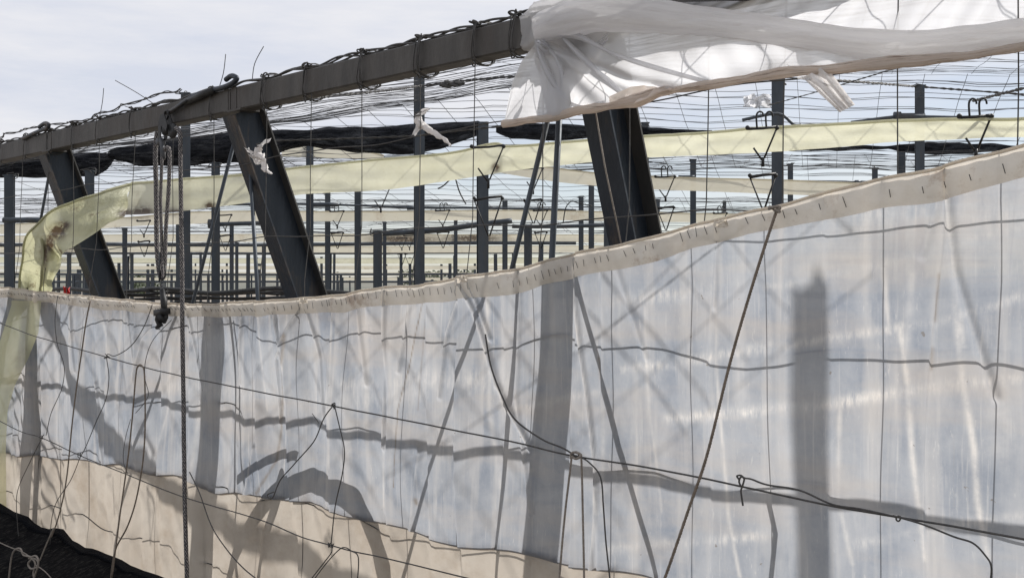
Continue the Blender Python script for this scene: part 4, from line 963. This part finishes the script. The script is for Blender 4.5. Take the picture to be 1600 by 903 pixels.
# ---------------------------------------------------------------- scissor hangers
def hanger(px, py, s, D, label, hooks=True, low=True, front=.0):
    """double-V wire hanger; s pixels per unit"""
    o_ = at(px, py, D); k_ = s/F*D
    P = lambda x, y, dy=0: o_+V((x*k_, dy, -y*k_))
    t = thing('band_hanger', label, 'hanger', o_, 'wire hangers holding the plastic bands')
    r = .0065 if D < 12 else .008
    MB().tube([P(-26, 2), P(0, 1), P(24, -2)], r*1.4, 8).build('cross_bar', M['black'], t)
    for x in (-26, 24):
        MB().ball(P(x, 0), r*2.6, 10).build('knob', M['black'], t)
    if hooks:
        for x in (-10, 6):
            MB().tube(spline([P(x, 0), P(x-1, -20), P(x+3, -27), P(x+9, -26), P(x+11, -19)], 4), r, 6).build('hook', M['black'], t)
    MB().tube([P(24, 0), P(2, 52)], r, 6).build('rod', M['black'], t)
    MB().tube([P(-16, 34), P(-2, 54)], r, 6).build('rod', M['black'], t)
    MB().tube([P(0, 50), P(0, 66)], r*1.7, 8).build('link', M['black'], t)
    if low:
        MB().tube([P(-22, 84), P(0, 80), P(22, 78)], r*1.6, 8).build('lower_bar', M['black'], t)
        for x in (-22, 22): MB().ball(P(x, 81), r*2.3, 10).build('knob', M['black'], t)
        MB().tube([P(-22, 84), P(0, 140)], r*.8, 6).build('rod', M['black'], t)
        MB().tube([P(22, 80), P(2, 140)], r, 6).build('rod', M['black'], t)
hanger(763, 229, 1.0, 8.95, 'scissor hanger on the yellow band, near the middle of the picture', False)
hanger(1192, 200, .92, 7.6, 'scissor hanger by the thick post right of centre')
hanger(1525, 182, 1.0, 6.7, 'scissor hanger at the right end of the yellow band', True, False)
hanger(833, 263, .62, 14.4, 'smaller hanger behind the left-leaning brace rod')
hanger(1040, 276, .60, 14.4, 'smaller hanger just right of the widest prop')
hanger(595, 293, .6, 15, 'small V hanger below the yellow band left of centre', False, False)
hanger(527, 330, .42, 18.8, 'small hanger on the third band right of the middle prop')
hanger(692, 329, .42, 18.8, 'small hanger on the third band, right of the tall post')
hanger(845, 329, .42, 18.8, 'small hanger on the third band by the brace rods')
hanger(640, 368, .35, 26.5, 'tiny hanger on the fourth band left of centre', False)
hanger(628, 372, .30, 26.5, 'tiny hanger doubled up on the fourth band', False)
hanger(225, 345, .40, 18.8, 'small hanger below the yellow band at left', False)
hanger(352, 336, .40, 18.8, 'small hanger left of the middle prop', False)
hanger(1126, 333, .4, 18.8, 'small hanger just above the hem, right of centre', True, False)
hanger(1385, 290, .5, 14.4, 'small hooks at the hem below the torn strip', True, False)
# bent cable stubs below the yellow band
for P, lab in [([(712, 280), (718, 300), (728, 319)], 'bent cable stub hanging below the yellow band'), ([(703, 281), (692, 291), (684, 295)], 'short cable stub pointing left below the yellow band'),
               ([(880, 348), (884, 325), (893, 315), (905, 318), (925, 322)], 'bent cable arching beside the slim post')]:
    single('cable_stub', MB().tube(spline([at(x, y, 9.4 if 'yellow' in lab else 12) for x, y in P], 5), .006, 6), M['black'], lab, 'cable', 'loose cable stubs')
# ---------------------------------------------------------------- black shade net rolls
def roll(pts, D, label, droop=0):
    """pts: (px, ytop, ybot)"""
    rows = []; cs = []
    xs = np.linspace(pts[0][0], pts[-1][0], 90)
    for x in xs:
        yt = interp(x, [(q[0], q[1]) for q in pts]); yb = interp(x, [(q[0], q[2]) for q in pts])
        c_ = at(x, (yt+yb)/2, D); hh = (yb-yt)/2/F*D; row = []
        for j in range(21):
            an = 2*math.pi*j/20; q_ = 1+.16*mnoise.noise(V((x*.012, j*.9 % 18, D)))+.05*math.sin(an*5+x*.02)
            row.append(c_+V((0, math.sin(an)*max(.03, hh*.9)*q_, math.cos(an)*max(hh, .004)*q_+.025*mnoise.noise(V((x*.03, D, math.cos(an)))))))
        rows.append(row)
    return single('shade_net_roll', sheet(rows), M['net'], label, 'shade net', 'rolled black shade nets under the roof')
roll([(-60, 246, 276), (0, 250, 277), (60, 243, 277), (120, 239, 276), (150, 238, 275), (165, 239, 266), (174, 240, 256), (178, 243, 249)], 13.4, 'rolled black shade net at the left, ending in a rounded fold')
roll([(170, 236, 246), (182, 232, 251), (220, 228, 257), (262, 220, 260), (330, 212, 256), (400, 208, 252), (440, 204, 240), (480, 202, 228), (520, 200, 235), (590, 198, 240), (650, 196, 241), (690, 193, 234), (720, 192, 222), (748, 190, 212), (760, 196, 200)], 13.2, 'long rolled black shade net behind the tall post')
roll([(775, 196, 206), (800, 192, 216), (850, 193, 220), (900, 196, 217), (960, 197, 212), (1010, 200, 213), (1060, 202, 208), (1112, 205, 207)], 13.2, 'flat black shade net tapering away right of the rods')
roll([(1200, 233, 235), (1280, 230, 236), (1390, 228, 233), (1400, 227, 236), (1430, 224, 240), (1490, 223, 242), (1550, 225, 236), (1600, 228, 232)], 15, 'black shade net sagging below the yellow band at right')
# ---------------------------------------------------------------- roof nets
def roofz(D, x):
    # saw-tooth roof: valleys over the bands, ridges between
    V_ = [(0, 3.7), (11.8, 4.66), (15, 4.0), (18.5, 4.62), (23, 3.95), (27, 4.6), (31, 3.95), (36, 4.6), (41, 3.95), (46, 4.6), (52, 4.0), (60, 4.5), (70, 4.0), (80, 4.5), (90, 4.0)]
    z = interp(D, V_); w_ = x*N2[0]+D*N2[1]-C0
    return min(z, 3.63+.20*max(0, w_)) if D < 16 else z
def roof_net(D0, D1, step, sx, label, r, first=False):
    t = thing('roof_net', label, 'wire net', (0, (D0+D1)/2, roofz((D0+D1)/2, 0)), 'wire nets stretched as the roof')
    a_ = MB(); b_ = MB(); rk = random.Random(int(D0*10))
    def ok(x, y): return (x*N2[0]+y*N2[1]) > C0+.02
    D = D0
    while D < D1:
        XL = -D*.50-.5; XR = D*.56; sk = rk.uniform(-.02, .02)+.03
        pts = []
        n_ = 40
        for i in range(n_+1):
            x = XL+(XR-XL)*i/n_; y = D+sk*x
            if ok(x, y): pts.append(V((x, y, roofz(y, x)+.02*mnoise.noise(V((x*1.3, y*3, 0)))-.03*math.sin(x*2.1)**2)))
        if len(pts) > 1:
            a_.tube(pts, r, 4, cap=False)
            if rk.random() < .6: a_.tube([p+V((0, .0, .012*math.sin(i*1.7)+.01)) for i, p in enumerate(pts)], r, 4, cap=False)
        D += step*rk.uniform(.5, 1.4)
    x = -D1*.5-2
    while x < D1*.58+2:
        y0, y1 = D0, D1; pts = []
        n_ = 26
        for i in range(n_+1):
            y = y0+(y1-y0)*i/n_; xx = x+(y-y0)*.28
            if ok(xx, y) and abs(xx) < y*.62: pts.append(V((xx, y, roofz(y, xx)+.02-.02*math.sin(y*2.5)**2)))
        if len(pts) > 1: b_.tube(pts, r*.9, 4, cap=False)
        x += sx
    if a_.v: a_.build('long_wires', M['galv'], t)
    if b_.v: b_.build('cross_wires', M['galv'], t)
roof_net(3.8, 11.8, .29, .42, 'nearest wire roof net rising from the beam', .0023)
roof_net(11.8, 15.2, .22, .45, 'second wire roof net falling to the black shade rolls', .0036)
roof_net(15.2, 18.6, .34, .6, 'third wire roof net behind the shade rolls', .0038)
roof_net(18.6, 23, .4, .8, 'fourth wire roof net falling to the third band', .0042)
roof_net(23, 31, .6, 1.2, 'fifth wire roof net over the middle rows', .0050)
roof_net(31, 46, 1.0, 2.5, 'sixth wire roof net over the far rows', .0065)
roof_net(46, 80, 2.0, 6, 'farthest wire roof net above the horizon', .0085)
# ropes of twisted wire within the roof
def rwire(pp, D, r, label):
    p_ = spline([at(x, y, d_) for (x, y), d_ in zip(pp, D)], 16)
    t = thing('roof_cable', label, 'cable', p_[0], 'thicker cables among the roof wires')
    for k_ in range(2): MB().tube(twist(p_, 0, r, 5, k_*math.pi), r, 5).build('strand', M['wire'], t)
rwire([(400, 167), (520, 150), (600, 142), (655, 135), (720, 127), (800, 120), (830, 118)], [8.5, 9.5, 10.5, 11.8, 11.5, 11, 11], .008, 'thick twisted cable passing the top of the tall post')
rwire([(690, 132), (723, 130)], [11.5, 11.5], .022, 'thick splice on the cable right of the tall post')
rwire([(430, 220), (560, 216), (650, 212), (720, 204), (800, 196)], [11, 11, 11, 11, 11], .006, 'cable drawn across the long black shade roll')
rwire([(1200, 165), (1290, 140), (1410, 104)], [7, 6, 4.6], .0022, 'slanting cable right of the thick post rising to the film')
rwire([(1300, 125), (1400, 133), (1440, 136), (1600, 148)], [11, 12, 12.6, 12.6], .008, 'dark cable sloping down past the tall right post')
rwire([(1520, 158), (1560, 148), (1640, 128)], [8, 7, 6], .006, 'dark cable rising right from the right hanger')
rwire([(1000, 20), (1100, 8), (1210, -4)], [5, 4.6, 4.3], .004, 'wire along the beam above the bunched roll')
# ---------------------------------------------------------------- far trees beyond the rows
lm = solid('far_leaves', (.035, .05, .025), (.08, .10, .05), .8, 0, 3)
tm = solid('far_bark', (.08, .06, .045), (.12, .10, .08), .9, 0, 3)
for i, (px, D, h_) in enumerate([(225, 150, 4.6), (640, 152, 5.6), (676, 150, 5.2), (726, 155, 5.8)]):
    c_ = at(px, PY0, D); c_.z = 0; rk = random.Random(i)
    t = thing('far_tree', f'small dark green tree on the horizon, {ord_[i]} from the left', 'tree', c_, 'dark trees on the horizon')
    MB().tube([c_, c_+V((.1, 0, h_*.4)), c_+V((.3, 0, h_*.75))], [.18, .13, .05], 6).build('trunk', tm, t)
    cr = MB()
    for _ in range(420):
        a_ = rk.uniform(0, 6.28); q_ = rk.random()**.5*(1.9+.4*math.sin(a_*3+i)); z = h_*(.35+.6*rk.random()*(1-.25*(q_/2.2)**2))
        p_ = c_+V((q_*math.cos(a_), q_*math.sin(a_), z)); s_ = rk.uniform(.12, .28)
        v1 = V((rk.uniform(-1, 1), rk.uniform(-1, 1), rk.uniform(-1, 1))).normalized()*s_; v2 = v1.orthogonal().normalized()*s_*.6
        b_ = len(cr.v); cr.v += [p_-v1, p_+v2, p_+v1, p_-v2]; cr.face([b_, b_+1, b_+2, b_+3])
    cr.build('crown', lm, t, False)
print('objects', len(bpy.data.objects))
